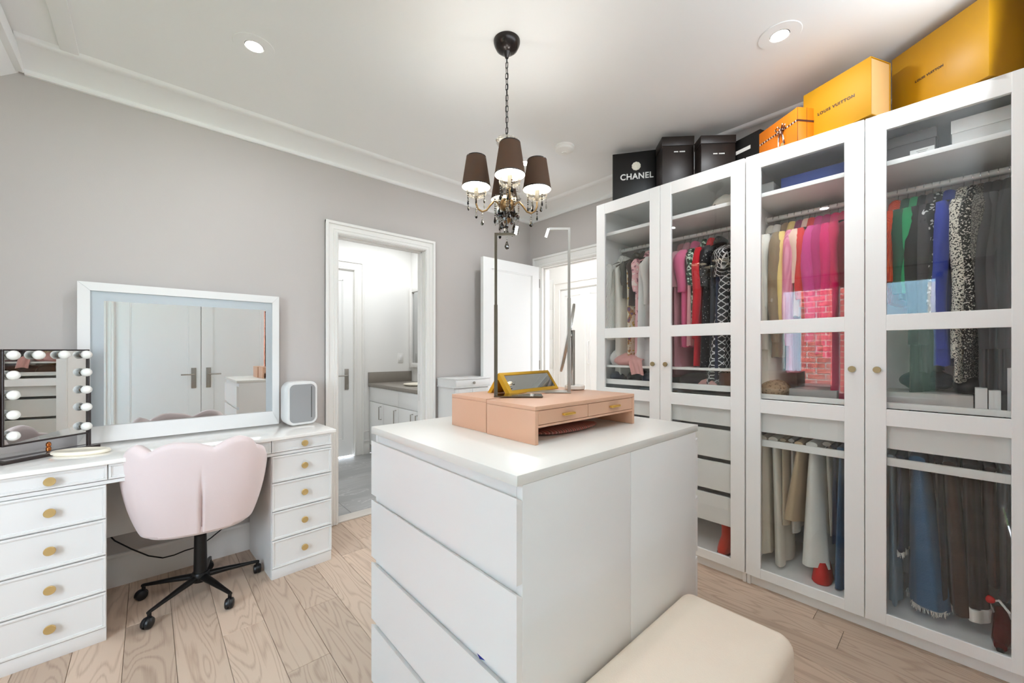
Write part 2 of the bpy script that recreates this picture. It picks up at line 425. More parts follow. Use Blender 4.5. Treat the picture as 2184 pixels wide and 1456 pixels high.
def lever(parent, c, ax, out, along, m=STEEL):
    """plate + lever handle. c centre of plate, out = +1/-1 outward on axis ax, along = lever direction"""
    mb = MB()
    def pt(u, o, z): return (c[0]+(u if ax == 'y' else out*o), c[1]+(out*o if ax == 'y' else u), c[2]+z)
    mb.box(pt(-0.024, 0, -0.125), pt(0.024, 0.008, 0.125), 0.002)
    h = build('handle', mb, m, parent)
    mb = MB(); mb.tube([pt(0, 0.008, 0.045), pt(0, 0.05, 0.045), pt(along*0.02, 0.055, 0.045), pt(along*0.125, 0.055, 0.045)], 0.0085, 8)
    build('lever', mb, m, h)
    mb = MB(); mb.tube([pt(0, 0.006, -0.05), pt(0, 0.016, -0.05)], 0.010, 12); build('cylinder', mb, m, h)
def panel_leaf(name, axis, u0, u1, z0, z1, f, t, m, sgn, stile=0.115, prt=None, inset=0.008):
    """a door leaf with one recessed panel on both faces"""
    def q(a, b2, c, d, t0, t1): return ((a, f+sgn*t0, c), (b2, f+sgn*t1, d)) if axis == 'x' else ((f+sgn*t0, a, c), (f+sgn*t1, b2, d))
    mb = MB()
    for a, b2, c, d in ((u0, u0+stile, z0, z1), (u1-stile, u1, z0, z1), (u0+stile, u1-stile, z1-stile, z1), (u0+stile, u1-stile, z0, z0+stile*1.7)):
        mb.box(*q(a, b2, c, d, 0, t))
    mb.box(*q(u0+stile-0.002, u1-stile+0.002, z0+stile*1.6, z1-stile+0.002, inset, t-inset))
    leaf = build(name, mb, m, prt)
    mb = MB()
    for a, b2, c, d in ((u0+stile, u0+stile+0.012, z0+stile*1.7, z1-stile), (u1-stile-0.012, u1-stile, z0+stile*1.7, z1-stile), (u0+stile, u1-stile, z1-stile-0.012, z1-stile), (u0+stile, u1-stile, z0+stile*1.7, z0+stile*1.7+0.012)):
        mb.box(*q(a, b2, c, d, inset*0.35, t-inset*0.35), 0.002, 1)
    build('panel_moulding', mb, m, leaf)
    return leaf
# the door standing open against the left wall
d2 = panel_leaf('door_2', 'x', 2.295, 3.035, 0.01, 2.165, 2.935, 0.04, DOORW, 1, stile=0.10)
d2['kind'] = 'structure'
mb = MB()
for z in (0.25, 1.1, 1.95): mb.tube([(3.042, 2.935, z), (3.042, 2.935, z+0.09)], 0.006, 8)
build('hinge', mb, STEEL, d2)

# double closet doors behind the camera (seen in the vanity mirror)
for k, (a, b2, hx, al) in enumerate(((-0.275, 0.485, 0.415, -1), (0.491, 1.25, 0.562, 1))):
    d = panel_leaf(f'door_{3+k}', 'x', a, b2, 0.01, 2.345, YC-0.045, 0.04, DOORW, 1, stile=0.115)
    d['kind'] = 'structure'
    lever(d, (hx, YC-0.005, 0.955), 'y', 1, al)
casing('trim_8', -0.28, 1.255, 2.35, YC, 0.09, 1, 'x', deep=0.05)

struct('closet_light_block', B(((-0.40, -0.62, 0), (1.40, -0.60, 2.6)), ((-0.42, -0.60, 0), (-0.40, YC-0.12, 2.6)), ((1.40, -0.60, 0), (1.42, YC-0.12, 2.6)), ((-0.40, -0.60, 2.58), (1.40, YC-0.12, 2.6))), SUBF)  # unseen blocker added behind the double doors, stops sky leaking through their gap
# window in the right wall, daylight side
win = bpy.data.objects.new('window_1', None); COL.objects.link(win); win['kind'] = 'structure'; ORG[win.name] = Vector((0, 0, 0))
mb = MB()
for a, b2 in (((XL-0.11, 0.10, 0.7), (XL-0.03, 1.66, 0.76)), ((XL-0.11, 0.10, 2.09), (XL-0.03, 1.66, 2.15)), ((XL-0.11, 0.10, 0.7), (XL-0.03, 0.16, 2.15)), ((XL-0.11, 1.60, 0.7), (XL-0.03, 1.66, 2.15)),
              ((XL-0.11, 0.99, 0.7), (XL-0.03, 1.06, 2.15))):
    mb.box(a, b2, 0.004, 1)
build('window_frame', mb, TRIM, win)
for a, b2 in ((0.16, 0.99), (1.06, 1.60)):
    build('pane', B(((XL-0.075, a, 0.76), (XL-0.071, b2, 2.09))), GLASSM, win)
build('window_sill', B(((XL-0.03, 0.02, 0.66), (XL+0.05, 1.74, 0.70)), bev=0.005), TRIM, win)
mb = MB()
for a, b2 in (((XL, 0.0, 0.68), (XL+0.018, 0.10, 2.24)), ((XL, 1.66, 0.68), (XL+0.018, 1.76, 2.24)), ((XL, 0.0, 2.15), (XL+0.018, 1.76, 2.24))): mb.box(a, b2, 0.003, 1)
build('window_casing', mb, TRIM, win)
# the house next door, seen only as a reflection in the wardrobe glass
BRK = ramp_mat('red_brick', 'noise', 3, [(0, (142, 70, 62)), (0.5, (164, 86, 76)), (0.62, (128, 62, 56))], 0.9, 0.2)
MORT = mat('mortar', (240, 236, 230), 0.95); SIDING = mat('blue_siding', (120, 150, 166), 0.8); DKG = mat('dark_window', (24, 34, 52), 0.1)
GRND = mat('grass_ground', (96, 110, 72), 0.95, vary=0.2, vscale=2)
struct('ground_outside', B(((-12, -8, -0.5), (XL-0.16, 12, -0.3))), GRND)
nb = thing('neighbour_house', 'brick and blue siding house outside, seen only reflected in the wardrobe glass', 'house', (-5.2, 1.5, -0.3))
build('siding_wall', B(((-5.5, -2, -0.3), (-5.3, 8, 6))), SIDING, nb)
build('mortar_bed', B(((-5.3, 1.28, -0.3), (-5.05, 2.16, 4.2))), MORT, nb)
mb = MB(); r_ = 0
z = -0.28
while z < 4.1:
    y = 1.30 - (0.154 if r_ % 2 else 0)
    while y < 2.14:
        a, b2 = max(y, 1.29), min(y+0.280, 2.15)
        if b2-a > 0.03: mb.box((-5.06, a, z), (-5.035, b2, z+0.086))
        y += 0.308
    z += 0.112; r_ += 1
bo = build('bricks', mb, BRK, nb, smooth=0); bo['kind'] = 'stuff'
wf = build('window_frame', B(((-5.31, 2.5, 0.9), (-5.24, 3.7, 2.5)), bev=0.01), TRIM, nb)
build('window_pane', B(((-5.245, 2.6, 1.0), (-5.235, 3.6, 2.4))), DKG, wf)
HEDGE = mat('dark_hedge', (38, 52, 44), 0.9, bump=0.8, bscale=8, vary=0.5, vscale=5)
hd = thing('hedge', 'dark hedge outside the window, seen only reflected in the wardrobe glass', 'hedge', (-4.2, 0.1, -0.3))
mb = MB(); mb.sphere((0, 0, 0), 1, u=40, v=24)
for v in mb.bm.verts:
    p = v.co; f = 1+0.10*math.sin(7*p.x+5*p.z)+0.10*math.sin(9*p.y+4*p.z)
    v.co = Vector((-4.4+0.55*p.x*f, 0.05+1.15*p.y*f, max(-0.3, 0.75+1.15*p.z*f)))
build('foliage', mb, HEDGE, hd, smooth=60)
wf2 = build('window_frame', B(((-5.31, -0.9, 0.6), (-5.24, 0.35, 2.5)), bev=0.01), TRIM, nb)
build('window_pane', B(((-5.245, -0.8, 0.7), (-5.235, 0.25, 2.4))), DKG, wf2)

# ------------------------------------------------------------------ bathroom beyond the left wall
struct('floor_bathroom', B(((0.7, YA+0.1201, -0.05), (2.65, 4.98, -0.006))), SUBF)
nt = MARBLE.node_tree
def veins(m, base, vein):
    nt = m.node_tree; b = nt.nodes['Principled BSDF']; N = nt.nodes.new; Lk = nt.links.new
    tc = N('ShaderNodeTexCoord'); mp = N('ShaderNodeMapping'); mp.inputs['Scale'].default_value = (0.8, 2.2, 1); Lk(tc.outputs['Object'], mp.inputs[0])
    n = N('ShaderNodeTexNoise'); n.inputs['Scale'].default_value = 1.6; n.inputs['Detail'].default_value = 8; n.inputs['Distortion'].default_value = 1.2; Lk(mp.outputs[0], n.inputs['Vector'])
    r = N('ShaderNodeValToRGB'); e = r.color_ramp.elements
    e[0].position = 0.3; e[0].color = lin(base) + (1,); e[1].position = 0.7; e[1].color = lin(tuple(v+22 for v in base)) + (1,)
    e2 = e.new(0.495); e2.color = lin(tuple(v+8 for v in base)) + (1,); e3 = e.new(0.502); e3.color = lin(vein) + (1,); e4 = e.new(0.51); e4.color = lin(tuple(v+10 for v in base)) + (1,)
    Lk(n.outputs['Fac'], r.inputs[0]); Lk(r.outputs[0], b.inputs['Base Color'])
veins(MARBLE, (150, 150, 149), (196, 196, 195))
bf = bpy.data.objects['floor_bathroom']
for x0_, x1_ in ((0.7, 1.2), (1.2, 2.65)):
    for y0_, y1_ in ((YA+0.12, 4.1), (4.1, 4.98)):
        build('tile', B(((x0_+0.001, y0_+0.001, -0.006), (x1_-0.001, y1_-0.001, 0)), bev=0.0008), MARBLE, bf)
struct('wall_bathroom_far', B(((0.7, 4.98, 0), (1.1, 5.1, H)), ((1.877, 4.98, 0), (2.75, 5.1, H)), ((1.1, 4.98, 2.275), (1.877, 5.1, H))), BATHWALL)
struct('wall_bathroom_left', B(((0.6, YA+0.12, 0), (0.7, 5.1, H))), BATHWALL)
struct('wall_bathroom_right', B(((2.65, YA+0.12, 0), (2.75, 4.98, H))), BATHWALL)
struct('ceiling_bathroom', B(((0.6, YA+0.12, H), (2.75, 5.1, H+0.05))), CEIL)
struct('bathroom_light_block', B(((1.0, 5.1, 0), (2.0, 5.12, 2.4))), BATHWALL)  # unseen backing added behind the bathroom door to stop a light leak
d5 = panel_leaf('door_5', 'x', 1.106, 1.871, 0.012, 2.27, 4.99, 0.04, DOORW, 1, stile=0.12); d5['kind'] = 'structure'
lever(d5, (1.792, 4.99, 0.945), 'y', -1, -1)
casing('trim_9', 1.1, 1.877, 2.275, 4.98, 0.115, -1, 'x', deep=0.02)
mb = MB(); mb.prism([(4.98-d, z) for d, z in bprof], 0.075, 'x', 1.995)
mb.box((1.995, 4.972, 0.27), (2.07, 4.98, 0.29), 0.003); struct('baseboard_bathroom', mb, TRIM)
sw = thing('light_switch', 'white rocker light switch on the bathroom wall above the taupe backsplash', 'switch', (2.493, 4.979, 1.196))
build('switch_plate', B(((2.455, 4.972, 1.133), (2.531, 4.98, 1.259)), bev=0.003), TRIM, sw)
build('rocker', B(((2.476, 4.966, 1.162), (2.510, 4.974, 1.230)), bev=0.002), WHITEC, sw)
bv = thing('bathroom_vanity', 'white bathroom cabinet with taupe stone counter and bar pulls', 'cabinet', (2.35, 4.2, 0))
build('body', B(((2.085, 3.40, 0.10), (2.645, 4.975, 0.845))), DOORW, bv)
build('toe_kick', B(((2.14, 3.40, 0), (2.645, 4.975, 0.10))), DOORW, bv)
build('counter', B(((2.05, 3.38, 0.845), (2.645, 4.975, 0.885)), bev=0.002), COUNTER, bv)
build('backsplash', B(((2.052, 4.955, 0.885), (2.645, 4.976, 1.02)), bev=0.002), COUNTER, bv)
for a, b2 in ((3.405, 3.79), (3.795, 4.18), (4.185, 4.57), (4.575, 4.968)):
    d = build('door', B(((2.067, a, 0.115), (2.085, b2, 0.655)), bev=0.002), DOORW, bv)
    left = abs((a-3.405)/0.39 % 2) < 0.5
    hy = b2-0.05 if left else a+0.05
    mb = MB(); mb.tube([(2.067, hy, 0.47), (2.038, hy, 0.47), (2.038, hy, 0.62), (2.067, hy, 0.62)], 0.0055, 6); build('bar_pull', mb, STEEL, d)
for a, b2 in ((3.405, 4.18), (4.185, 4.968)):
    build('drawer', B(((2.067, a, 0.662), (2.085, b2, 0.840)), bev=0.002), DOORW, bv)
sk = MB(); sk.lathe([(0.0, 0.002), (0.10, 0.004), (0.155, 0.018), (0.175, 0.022), (0.172, 0.012), (0.14, 0.0), (0.0, 0.0)], (2.36, 4.25, 0.885), 28)
tag(build('washbasin', sk, CERAM, None), 'shallow white basin on the taupe bathroom counter', 'basin')
mb = MB(); mb.tube([(2.56, 4.25, 0.885), (2.56, 4.25, 1.0), (2.53, 4.25, 1.02), (2.44, 4.25, 1.01)], 0.011, 10); mb.lathe([(0.022, 0), (0.022, 0.008), (0.012, 0.012)], (2.56, 4.25, 0.885), 16)
tag(build('tap', mb, BLACKM, None), 'dark curved tap beside the bathroom basin', 'tap')
bm_ = thing('bathroom_mirror', 'tall white framed mirror on the bathroom right wall over the counter', 'mirror', (2.63, 4.5, 1.6))
build('frame', B(((2.60, 3.95, 1.07), (2.65, 4.01, 2.13)), ((2.60, 4.88, 1.07), (2.65, 4.94, 2.13)), ((2.60, 4.01, 1.07), (2.65, 4.88, 1.13)), ((2.60, 4.01, 2.07), (2.65, 4.88, 2.13)), bev=0.006), TRIM, bm_)
build('glass', B(((2.625, 4.0, 1.12), (2.632, 4.89, 2.08))), MIRRORG, bm_)

# ------------------------------------------------------------------ hall beyond the back wall
struct('wall_hall_far', B(((4.25, 1.0, 0), (4.35, 2.2, H)), ((4.25, 3.70, 0), (4.35, 4.3, H)), ((4.25, 2.2, 2.13), (4.35, 3.70, H))), BATHWALL)
hw = bpy.data.objects['wall_hall_far']
for z in (0.0, 0.62, 1.04, 1.46, 1.88):
    z1 = {0.0: 0.615, 0.62: 1.035, 1.04: 1.455, 1.46: 1.875, 1.88: 2.30}[z]
    build('panel', B(((4.242, 3.83, z), (4.25, 4.29, z1)), bev=0.002), DOORW, hw)
struct('wall_hall_side', B(((XB+0.12, 4.2, 0), (4.25, 4.3, H))), BATHWALL)
struct('wall_hall_near', B(((XB+0.12, 1.0, 0), (4.25, 1.1, H))), BATHWALL)
struct('wall_hall_return', B(((XB+0.12, YA, 0), (XB+0.13, 4.2, H))), BATHWALL)
struct('ceiling_hall', B(((XB+0.12, 1.0, H), (4.35, 4.3, H+0.05))), CEIL)
struct('floor_hall', B(((XB+0.12, YA+0.021, -0.05), (4.25, 4.2, 0))), OAK)
casing('trim_10', 2.2, 3.70, 2.13, 4.25, 0.11, -1, 'y', deep=0.03)
k = 6
for a, b2 in ((3.275, 3.695), (2.84, 3.27), (2.41, 2.835)):
    d = panel_leaf(f'door_{k}', 'y', a, b2, 0.01, 2.12, 4.25, 0.035, DOORW, 1, stile=0.075); d['kind'] = 'structure'
    if k == 7:
        mb = MB(); mb.tube([(4.25, 3.215, 1.12), (4.215, 3.215, 1.13), (4.215, 3.215, 1.41), (4.25, 3.215, 1.42)], 0.007, 8); build('handle', mb, WHITEC, d)
    k += 1

# ================================================================== wardrobes
WX = 2.45                                    # front of the doors
def knob(parent, c, r, m, d=(-1, 0, 0), name='knob', ln=0.022):
    mb = MB(); ax = 'x' if abs(d[0]) else 'y'; s = d[0] if ax == 'x' else d[1]
    pr = [(r*0.35, 0), (r*0.35, s*ln*0.5), (r*0.95, s*ln*0.55), (r, s*ln*0.7), (r, s*ln*0.92), (r*0.93, s*ln), (0.0, s*ln)]
    mb.lathe(pr, c, 20, axis=ax)
    return build(name, mb, m, parent)
def wardrobe(y0, y1, label, glasses):
    """frame y0..y1 (y1 is the far, left side) with two glazed doors"""
    r = thing('wardrobe', label, 'wardrobe', (2.75, (y0+y1)/2, 0), group='white glazed wardrobes')
    t = 0.018; zt = 2.362
    build('side_panel', B(((WX+0.022, y0, 0), (3.05, y0+t, zt)), bev=0.001), PAXIN, r)
    build('side_panel', B(((WX+0.022, y1-t, 0), (3.05, y1, zt)), bev=0.001), PAXIN, r)
    build('back_panel', B(((3.035, y0+t, 0.06), (3.045, y1-t, zt-t))), PAXIN, r)
    build('top_panel', B(((WX+0.022, y0+t, zt-t), (3.045, y1-t, zt))), PAXIN, r)
    build('bottom_panel', B(((WX+0.03, y0+t, 0.075), (3.03, y1-t, 0.093))), PAXIN, r)
    build('plinth', B(((WX+0.035, y0+t, 0), (WX+0.051, y1-t, 0.072))), PAX, r)
    build('shelf', B(((WX+0.035, y0+t, 2.128), (3.03, y1-t, 2.15)), bev=0.001), PAXIN, r)
    mb = MB(); mb.tube([(2.75, y0+t, 2.07), (2.75, y1-t, 2.07)], 0.0135, 14)
    rod = build('clothes_rail', mb, PAX, r)
    mb = MB()
    for yy in (y0+t, y1-t-0.006):
        mb = MB(); mb.lathe([(0.022, 0), (0.022, 0.006)], (2.75, yy, 2.07), 14, axis='y'); build('rail_bracket', mb, PAX, rod)
    ym = (y0+y1)/2; g = 0.0015
    for a, b2, ks in ((y0+g, ym-g, 1), (ym+g, y1-g, -1)):
        s = 0.072
        mb = MB(); zb, zt2 = 0.06, 2.358
        mb.box((WX, a, zb), (WX+0.02, a+s, zt2), 0.0015, 1); mb.box((WX, b2-s, zb), (WX+0.02, b2, zt2), 0.0015, 1)
        for z0_, z1_ in ((zb, 0.112), (0.955, 1.028), (1.381, 1.452), (2.280, zt2)):
            mb.box((WX+0.0008, a+s-0.001, z0_), (WX+0.02, b2-s+0.001, z1_), 0.0012, 1)
        d = build('door', mb, PAX, r)
        for z0_, z1_ in ((0.112, 0.955), (1.028, 1.381), (1.452, 2.280)):
            build('glass_pane', B(((WX+0.009, a+s, z0_), (WX+0.013, b2-s, z1_))), GLASSM, d)
        ky = (b2-0.042) if ks == 1 else (a+0.042)
        knob(d, (WX, ky, 1.205), 0.0145, DBRASS)
    return r
W2 = wardrobe(-0.213, 0.785, 'right glazed wardrobe with yellow gift boxes on its top', 0)
W1 = wardrobe(0.789, 1.785, 'left glazed wardrobe with black gift boxes on its top', 0)
# left frame fittings: glass-fronted tray and four plain drawers
def front(parent, y0, y1, z0, z1, name='drawer', x=2.485, depth=0.5, m=None):
    mb = MB(); mb.box((x, y0, z0), (x+0.016, y1, z1), 0.0015, 1)
    mb.box((x+0.016, y0+0.01, z0+0.01), (x+depth, y0+0.022, z1-0.03)); mb.box((x+0.016, y1-0.022, z0+0.01), (x+depth, y1-0.01, z1-0.03))
    mb.box((x+depth-0.012, y0+0.022, z0+0.01), (x+depth, y1-0.022, z1-0.03)); mb.box((x+0.016, y0+0.022, z0+0.01), (x+depth-0.012, y1-0.022, z0+0.022))
    return build(name, mb, m or PAX, parent)
ya, yb = 0.812, 1.762
for z0_, z1_ in ((0.853, 1.022), (0.658, 0.828), (0.468, 0.634), (0.275, 0.441)): front(W1, ya, yb, z0_, z1_)
mb = MB(); mb.box((2.485, ya, 1.052), (2.501, yb, 1.087), 0.001, 1); mb.box((2.485, ya, 1.172), (2.501, yb, 1.187), 0.001, 1)
for yy in (ya, yb-0.014): mb.box((2.485, yy, 1.087), (2.501, yy+0.014, 1.172)); mb.box((2.501, yy, 1.06), (2.99, yy+0.014, 1.18))
mb.box((2.501, ya+0.014, 1.055), (2.99, yb-0.014, 1.062)); mb.box((2.98, ya, 1.055), (2.99, yb, 1.18))
tr_ = build('pull_out_tray', mb, PAX, W1)
build('glass_front', B(((2.490, ya+0.014, 1.087), (2.494, yb-0.014, 1.172))), GLASSM, tr_)
build('tray_shelf', B(((2.502, ya+0.014, 1.176), (2.98, yb-0.014, 1.186))), PAXIN, tr_)
# right frame fittings: tray, one drawer, trouser hanger
ya, yb = -0.19, 0.762
front(W2, ya, yb, 0.848, 1.012)
mb = MB(); mb.box((2.485, ya, 1.030), (2.501, yb, 1.056), 0.001, 1); mb.box((2.501, ya, 1.032), (2.99, yb, 1.040)); mb.box((2.98, ya, 1.03), (2.99, yb, 1.09))
for yy in (ya, yb-0.012): mb.box((2.501, yy, 1.03), (2.99, yy+0.012, 1.075))
build('pull_out_tray', mb, PAX, W2)
mb = MB(); mb.box((2.487, ya, 0.770), (2.503, yb, 0.806), 0.0015, 1)
for yy in (ya, yb-0.014): mb.box((2.503, yy, 0.775), (2.98, yy+0.014, 0.80))
mb.box((2.97, ya, 0.775), (2.984, yb, 0.80))
rk = build('trouser_rack', mb, PAX, W2)
nb_ = 14
for i in range(nb_):
    yy = ya+0.045+(yb-ya-0.09)*i/(nb_-1)
    mb = MB(); mb.tube([(2.503, yy, 0.792), (2.97, yy, 0.792)], 0.005, 6); build('bar', mb, CHROME, rk)

# ------------------------------------------------------------------ cloth
def cloth(name, rgb, rough=0.9, bump=0.3, bs=90, vary=0.06, sheen=0.15, stretch=(1, 1, 1)):
    return MATS.get(name) or mat(name, rgb, rough, bump=bump, bscale=bs, vary=vary, vscale=14, sheen=sheen, stretch=stretch)
HOOK = CHROME; HANG = {}
def hanger_mat(k):
    return {'g': mat_('grey_velvet', (112, 104, 96)), 'b': mat_('black_velvet', (24, 22, 22)), 'w': mat_('pale_hanger', (214, 206, 196)), 'y': mat_('cream_hanger', (208, 190, 140))}[k]
def mat_(n, c): return MATS.get(n) or mat(n, c, 0.8)
RN = random.Random(11)
def body_rings(spec, n=30, seed=0, fold=0.25, lean=0.0, hem_skew=0.0):
    """spec: rows (z, half width along x, half thickness along y, fold amount); vertical pleats deepen downwards"""
    R_ = random.Random(seed); ph = [R_.uniform(0, 6.28) for _ in range(4)]
    out = []
    z_top, z_bot = spec[0][0], spec[-1][0]
    for row in spec:
        z, a, b2, f = row[:4]; cx_ = row[4] if len(row) > 4 else 0; cy_ = row[5] if len(row) > 5 else 0
        t = (z_top-z)/max(1e-6, z_top-z_bot)
        ring = []
        for k in range(n):
            th = 2*PI*k/n; c, s = math.cos(th), math.sin(th)
            e = 0.8
            x = a*math.copysign(abs(c)**e, c); y = b2*math.copysign(abs(s)**e, s)
            w_ = 1 + f*(0.55*math.sin(5*th+ph[0]) + 0.35*math.sin(9*th+ph[1]+2*t) + 0.2*math.sin(3*th+ph[2]))
            y *= w_; x *= 1 + 0.25*f*math.sin(4*th+ph[3])
            ring.append(Vector((x+cx_, y+cy_+lean*t, z + hem_skew*t*t*x + 0.012*f*math.sin(6*th+ph[1])*t)))
        out.append(ring)
    return out
def smooth_spec(spec, per=3):
    out = []
    for a, b2 in zip(spec[:-1], spec[1:]):
        for i in range(per):
            t = i/per; tt = t
            out.append(tuple(x+(y-x)*tt for x, y in zip(a, b2)))
    out.append(spec[-1]); return out
def garment(kind, label, cat, y, length, m, b=0.02, flare=1.0, sleeve=0.55, m2=None, hang='b', fold=0.3, dz=0.0, lean=0.0, shoulder=0.205, collar=True, yaw=0, group=None, srad=None, front_open=False, scoop=False, chain=0.0, x0=2.75, fx=0.0):
    """one garment on its own hanger, hung on the rail"""
    r = thing(kind, label, cat, (x0, y, 2.07), yaw=math.radians(yaw-7+RN.uniform(-3, 3)), group=group)
    ORG[r.name] = Vector((0, 0, 0))
    sd = RN.randint(0, 9999)
    mb = MB(); pts = [(0.0165*math.cos(a), 0, 0.0165*math.sin(a)) for a in [math.radians(d) for d in range(200, -61, -20)]]
    z0 = -0.095+dz
    mb.tube([Vector(p) for p in pts] + [Vector((0, 0, -0.035)), Vector((0, 0, z0+0.02))], 0.0018, 6)
    hk = build('hanger', mb, HOOK, r, world=False)
    mb = MB()
    mb.tube([(-shoulder+0.015, 0, z0-0.062), (-0.09, 0, z0-0.018), (-0.03, 0, z0+0.008), (0, 0, z0+0.016), (0.03, 0, z0+0.008), (0.09, 0, z0-0.018), (shoulder-0.015, 0, z0-0.062)], [0.006, 0.0085, 0.008, 0.0075, 0.008, 0.0085, 0.006], 8)
    build('hanger_arm', mb, hanger_mat(hang), hk, world=False)
    zt = z0 + (0.0 if collar else -0.012)
    S = shoulder
    spec = [(zt+0.008, 0.045, 0.020, 0.0), (zt-0.004, 0.062, 0.026, 0.02), (zt-0.022, 0.11, 0.026, 0.04), (zt-0.045, S*0.86, 0.022, 0.05), (zt-0.07, S*0.98, b*1.05, 0.1), (zt-0.14, S*0.97, b*1.15, fold*0.4)]
    n_low = 5
    for i in range(1, n_low+1):
        t = i/n_low
        spec.append((zt-0.14-(length-0.14)*t, S*(0.95+(flare-1)*t), b*(1.15+0.5*t*max(0.4, flare)), fold*(0.4+0.7*t)))
    mb = MB(); mb.rings(body_rings(smooth_spec(spec, 3), 30, sd, lean=lean), cap0=True, cap1=True)
    body = build('bodice' if kind in ('dress', 'gown') else 'body', mb, m, r, world=False, smooth=60)
    if collar:
        mb = MB(); cr = []
        for zz, rr, yy in ((zt+0.004, 0.050, 0.022), (zt+0.024, 0.046, 0.021), (zt+0.036, 0.052, 0.025), (zt+0.028, 0.062, 0.033), (zt+0.004, 0.075, 0.036), (zt-0.018, 0.088, 0.034)):
            cr.append([Vector((rr*math.cos(2*PI*k/20), yy*math.sin(2*PI*k/20), zz - 0.012*math.cos(2*PI*k/20))) for k in range(20)])
        mb.rings(cr, cap0=False, cap1=False)
        build('collar', mb, m2 or m, r, world=False, smooth=60)
    if sleeve:
        sr = srad or max(0.028, b*1.35)
        for sx in (-1, 1):
            R_ = random.Random(sd+sx); sl = []
            L_ = sleeve; N_ = 12
            for i in range(N_+1):
                t = i/N_
                ang = min(1, t*4)*1.0
                x = sx*(S-0.03+0.034*math.sin(ang*PI/2) - 0.02*t) ; z = zt-0.05-0.02*t - L_*max(0, t-0.02)
                if i == 0: rx, ry = sr*0.55, sr*0.6
                else: rx, ry = sr*(1.25-0.55*t), sr*(1.12-0.45*t)
                ring = []
                for k in range(14):
                    th = 2*PI*k/14
                    wv = 1+0.08*math.sin(3*th+4*t+sd)+0.02*math.sin(17*t+th)
                    ring.append(Vector((x+rx*wv*math.cos(th), ry*wv*math.sin(th)+lean*t*0.6+0.006*math.sin(7*t+sd), z+(0.018*(1 if i == 0 else 0)))))
                sl.append(ring)
            mb = MB(); mb.rings(sl)
            build('sleeve', mb, m, r, world=False, smooth=60)
    return r
def trousers(kind, label, cat, y, z_top, z_hem, m, w_top=0.03, w_hem=0.08, a_top=0.17, a_hem=0.15, lean=0.0, xc=2.72, cuff=None, fringe=None, fold=0.35, group=None, roll=True, hem_skew=0.0, yaw=0):
    r = thing(kind, label, cat, (xc, y, z_top), yaw=math.radians(yaw), group=group); ORG[r.name] = Vector((0, 0, 0))
    sd = RN.randint(0, 9999); L_ = z_top-z_hem
    spec = [(0.012, a_top*0.9, w_top*0.55, 0.05), (0.004, a_top, w_top*0.95, 0.08)]
    for i in range(1, 8):
        t = i/7; spec.append((-L_*t, a_top+(a_hem-a_top)*t, w_top+(w_hem-w_top)*t**0.9, fold*(0.25+0.75*t)))
    mb = MB(); mb.rings(body_rings(smooth_spec(spec, 3), 36, sd, lean=lean, hem_skew=hem_skew))
    leg = build('leg', mb, m, r, world=False, smooth=60)
    if roll:
        mb = MB(); mb.rings([[Vector((x, w_top*1.02*math.cos(2*PI*k/16), 0.008+w_top*0.62*math.sin(2*PI*k/16))) for k in range(16)] for x in (-a_top*1.05, -a_top*0.6, 0, a_top*0.6, a_top*1.02)])
        build('fold', mb, m, r, world=False, smooth=60)
    if cuff:
        mb = MB(); mb.rings(body_rings([(-L_-0.001, a_hem*1.03, w_hem*1.06, fold*0.9, 0, lean), (-L_-0.055, a_hem*1.0, w_hem*1.05, fold*0.9, 0, lean)], 36, sd)); build('cuff', mb, cuff, r, world=False, smooth=60)
    if fringe:
        mb = MB(); R_ = random.Random(sd)
        pts = body_rings([(-L_+0.006, a_hem*1.02, w_hem*1.03, fold, 0, lean)], 150, sd)[0]
        for p in pts:
            q = p + Vector((R_.uniform(-.006, .006), R_.uniform(-.006, .006), -R_.uniform(0.012, 0.028)))
            mb.tube([p, q], 0.0012, 3)
        fo = build('fringe', mb, fringe, r, world=False, smooth=0); fo['kind'] = 'stuff'
    return r

# ------------------------------------------------------------------ clothes behind the far right door
G4 = 'clothes hanging behind the far right door'
TWD = ramp_mat('black_white_tweed', 'noise', 170, [(0, (24, 22, 20)), (0.46, (226, 220, 206))], 0.9, 0.5)
TWD2 = ramp_mat('black_tweed', 'noise', 160, [(0, (16, 15, 15)), (0.57, (214, 208, 198))], 0.9, 0.5)
TWG = ramp_mat('grey_tweed', 'noise', 220, [(0, (60, 58, 56)), (0.5, (128, 124, 118))], 0.9, 0.5)
SEQ = ramp_mat('black_sequins', 'cells', 110, [(0, (16, 16, 18)), (0.82, (190, 190, 190))], 0.35, 0.4)
SEQG = ramp_mat('green_sequins', 'cells', 95, [(0, (30, 74, 52)), (0.45, (16, 30, 24)), (0.7, (196, 220, 204))], 0.35, 0.4)
RIBO = ramp_mat('orange_knit', 'wave', 60, [(0, (226, 62, 24)), (0.8, (252, 96, 44))], 0.9, 0.5, interp='LINEAR', stretch=(1, 1, .5))
garment('jumper', 'bright orange knitted jumper, leftmost behind the far right wardrobe door', 'jumper', 0.196, 0.46, RIBO, b=0.013, sleeve=0.30, hang='w', fold=0.2, flare=0.75, group=G4)
garment('jumper', 'dark green knitted jumper between the orange and the bright green jumpers', 'jumper', 0.162, 0.44, cloth('bottle_green', (28, 92, 66)), b=0.013, sleeve=0.36, flare=0.7, group=G4, hang='b')
garment('jumper', 'bright green knitted jumper with a long hanging sleeve', 'jumper', 0.133, 0.42, cloth('bright_green', (40, 166, 106)), b=0.015, sleeve=0.36, flare=0.7, group=G4, hang='b')
garment('coat', 'black coat just right of the bright green jumper', 'coat', 0.104, 1.02, cloth('black_wool', (32, 32, 36)), b=0.013, sleeve=0.6, group=G4)
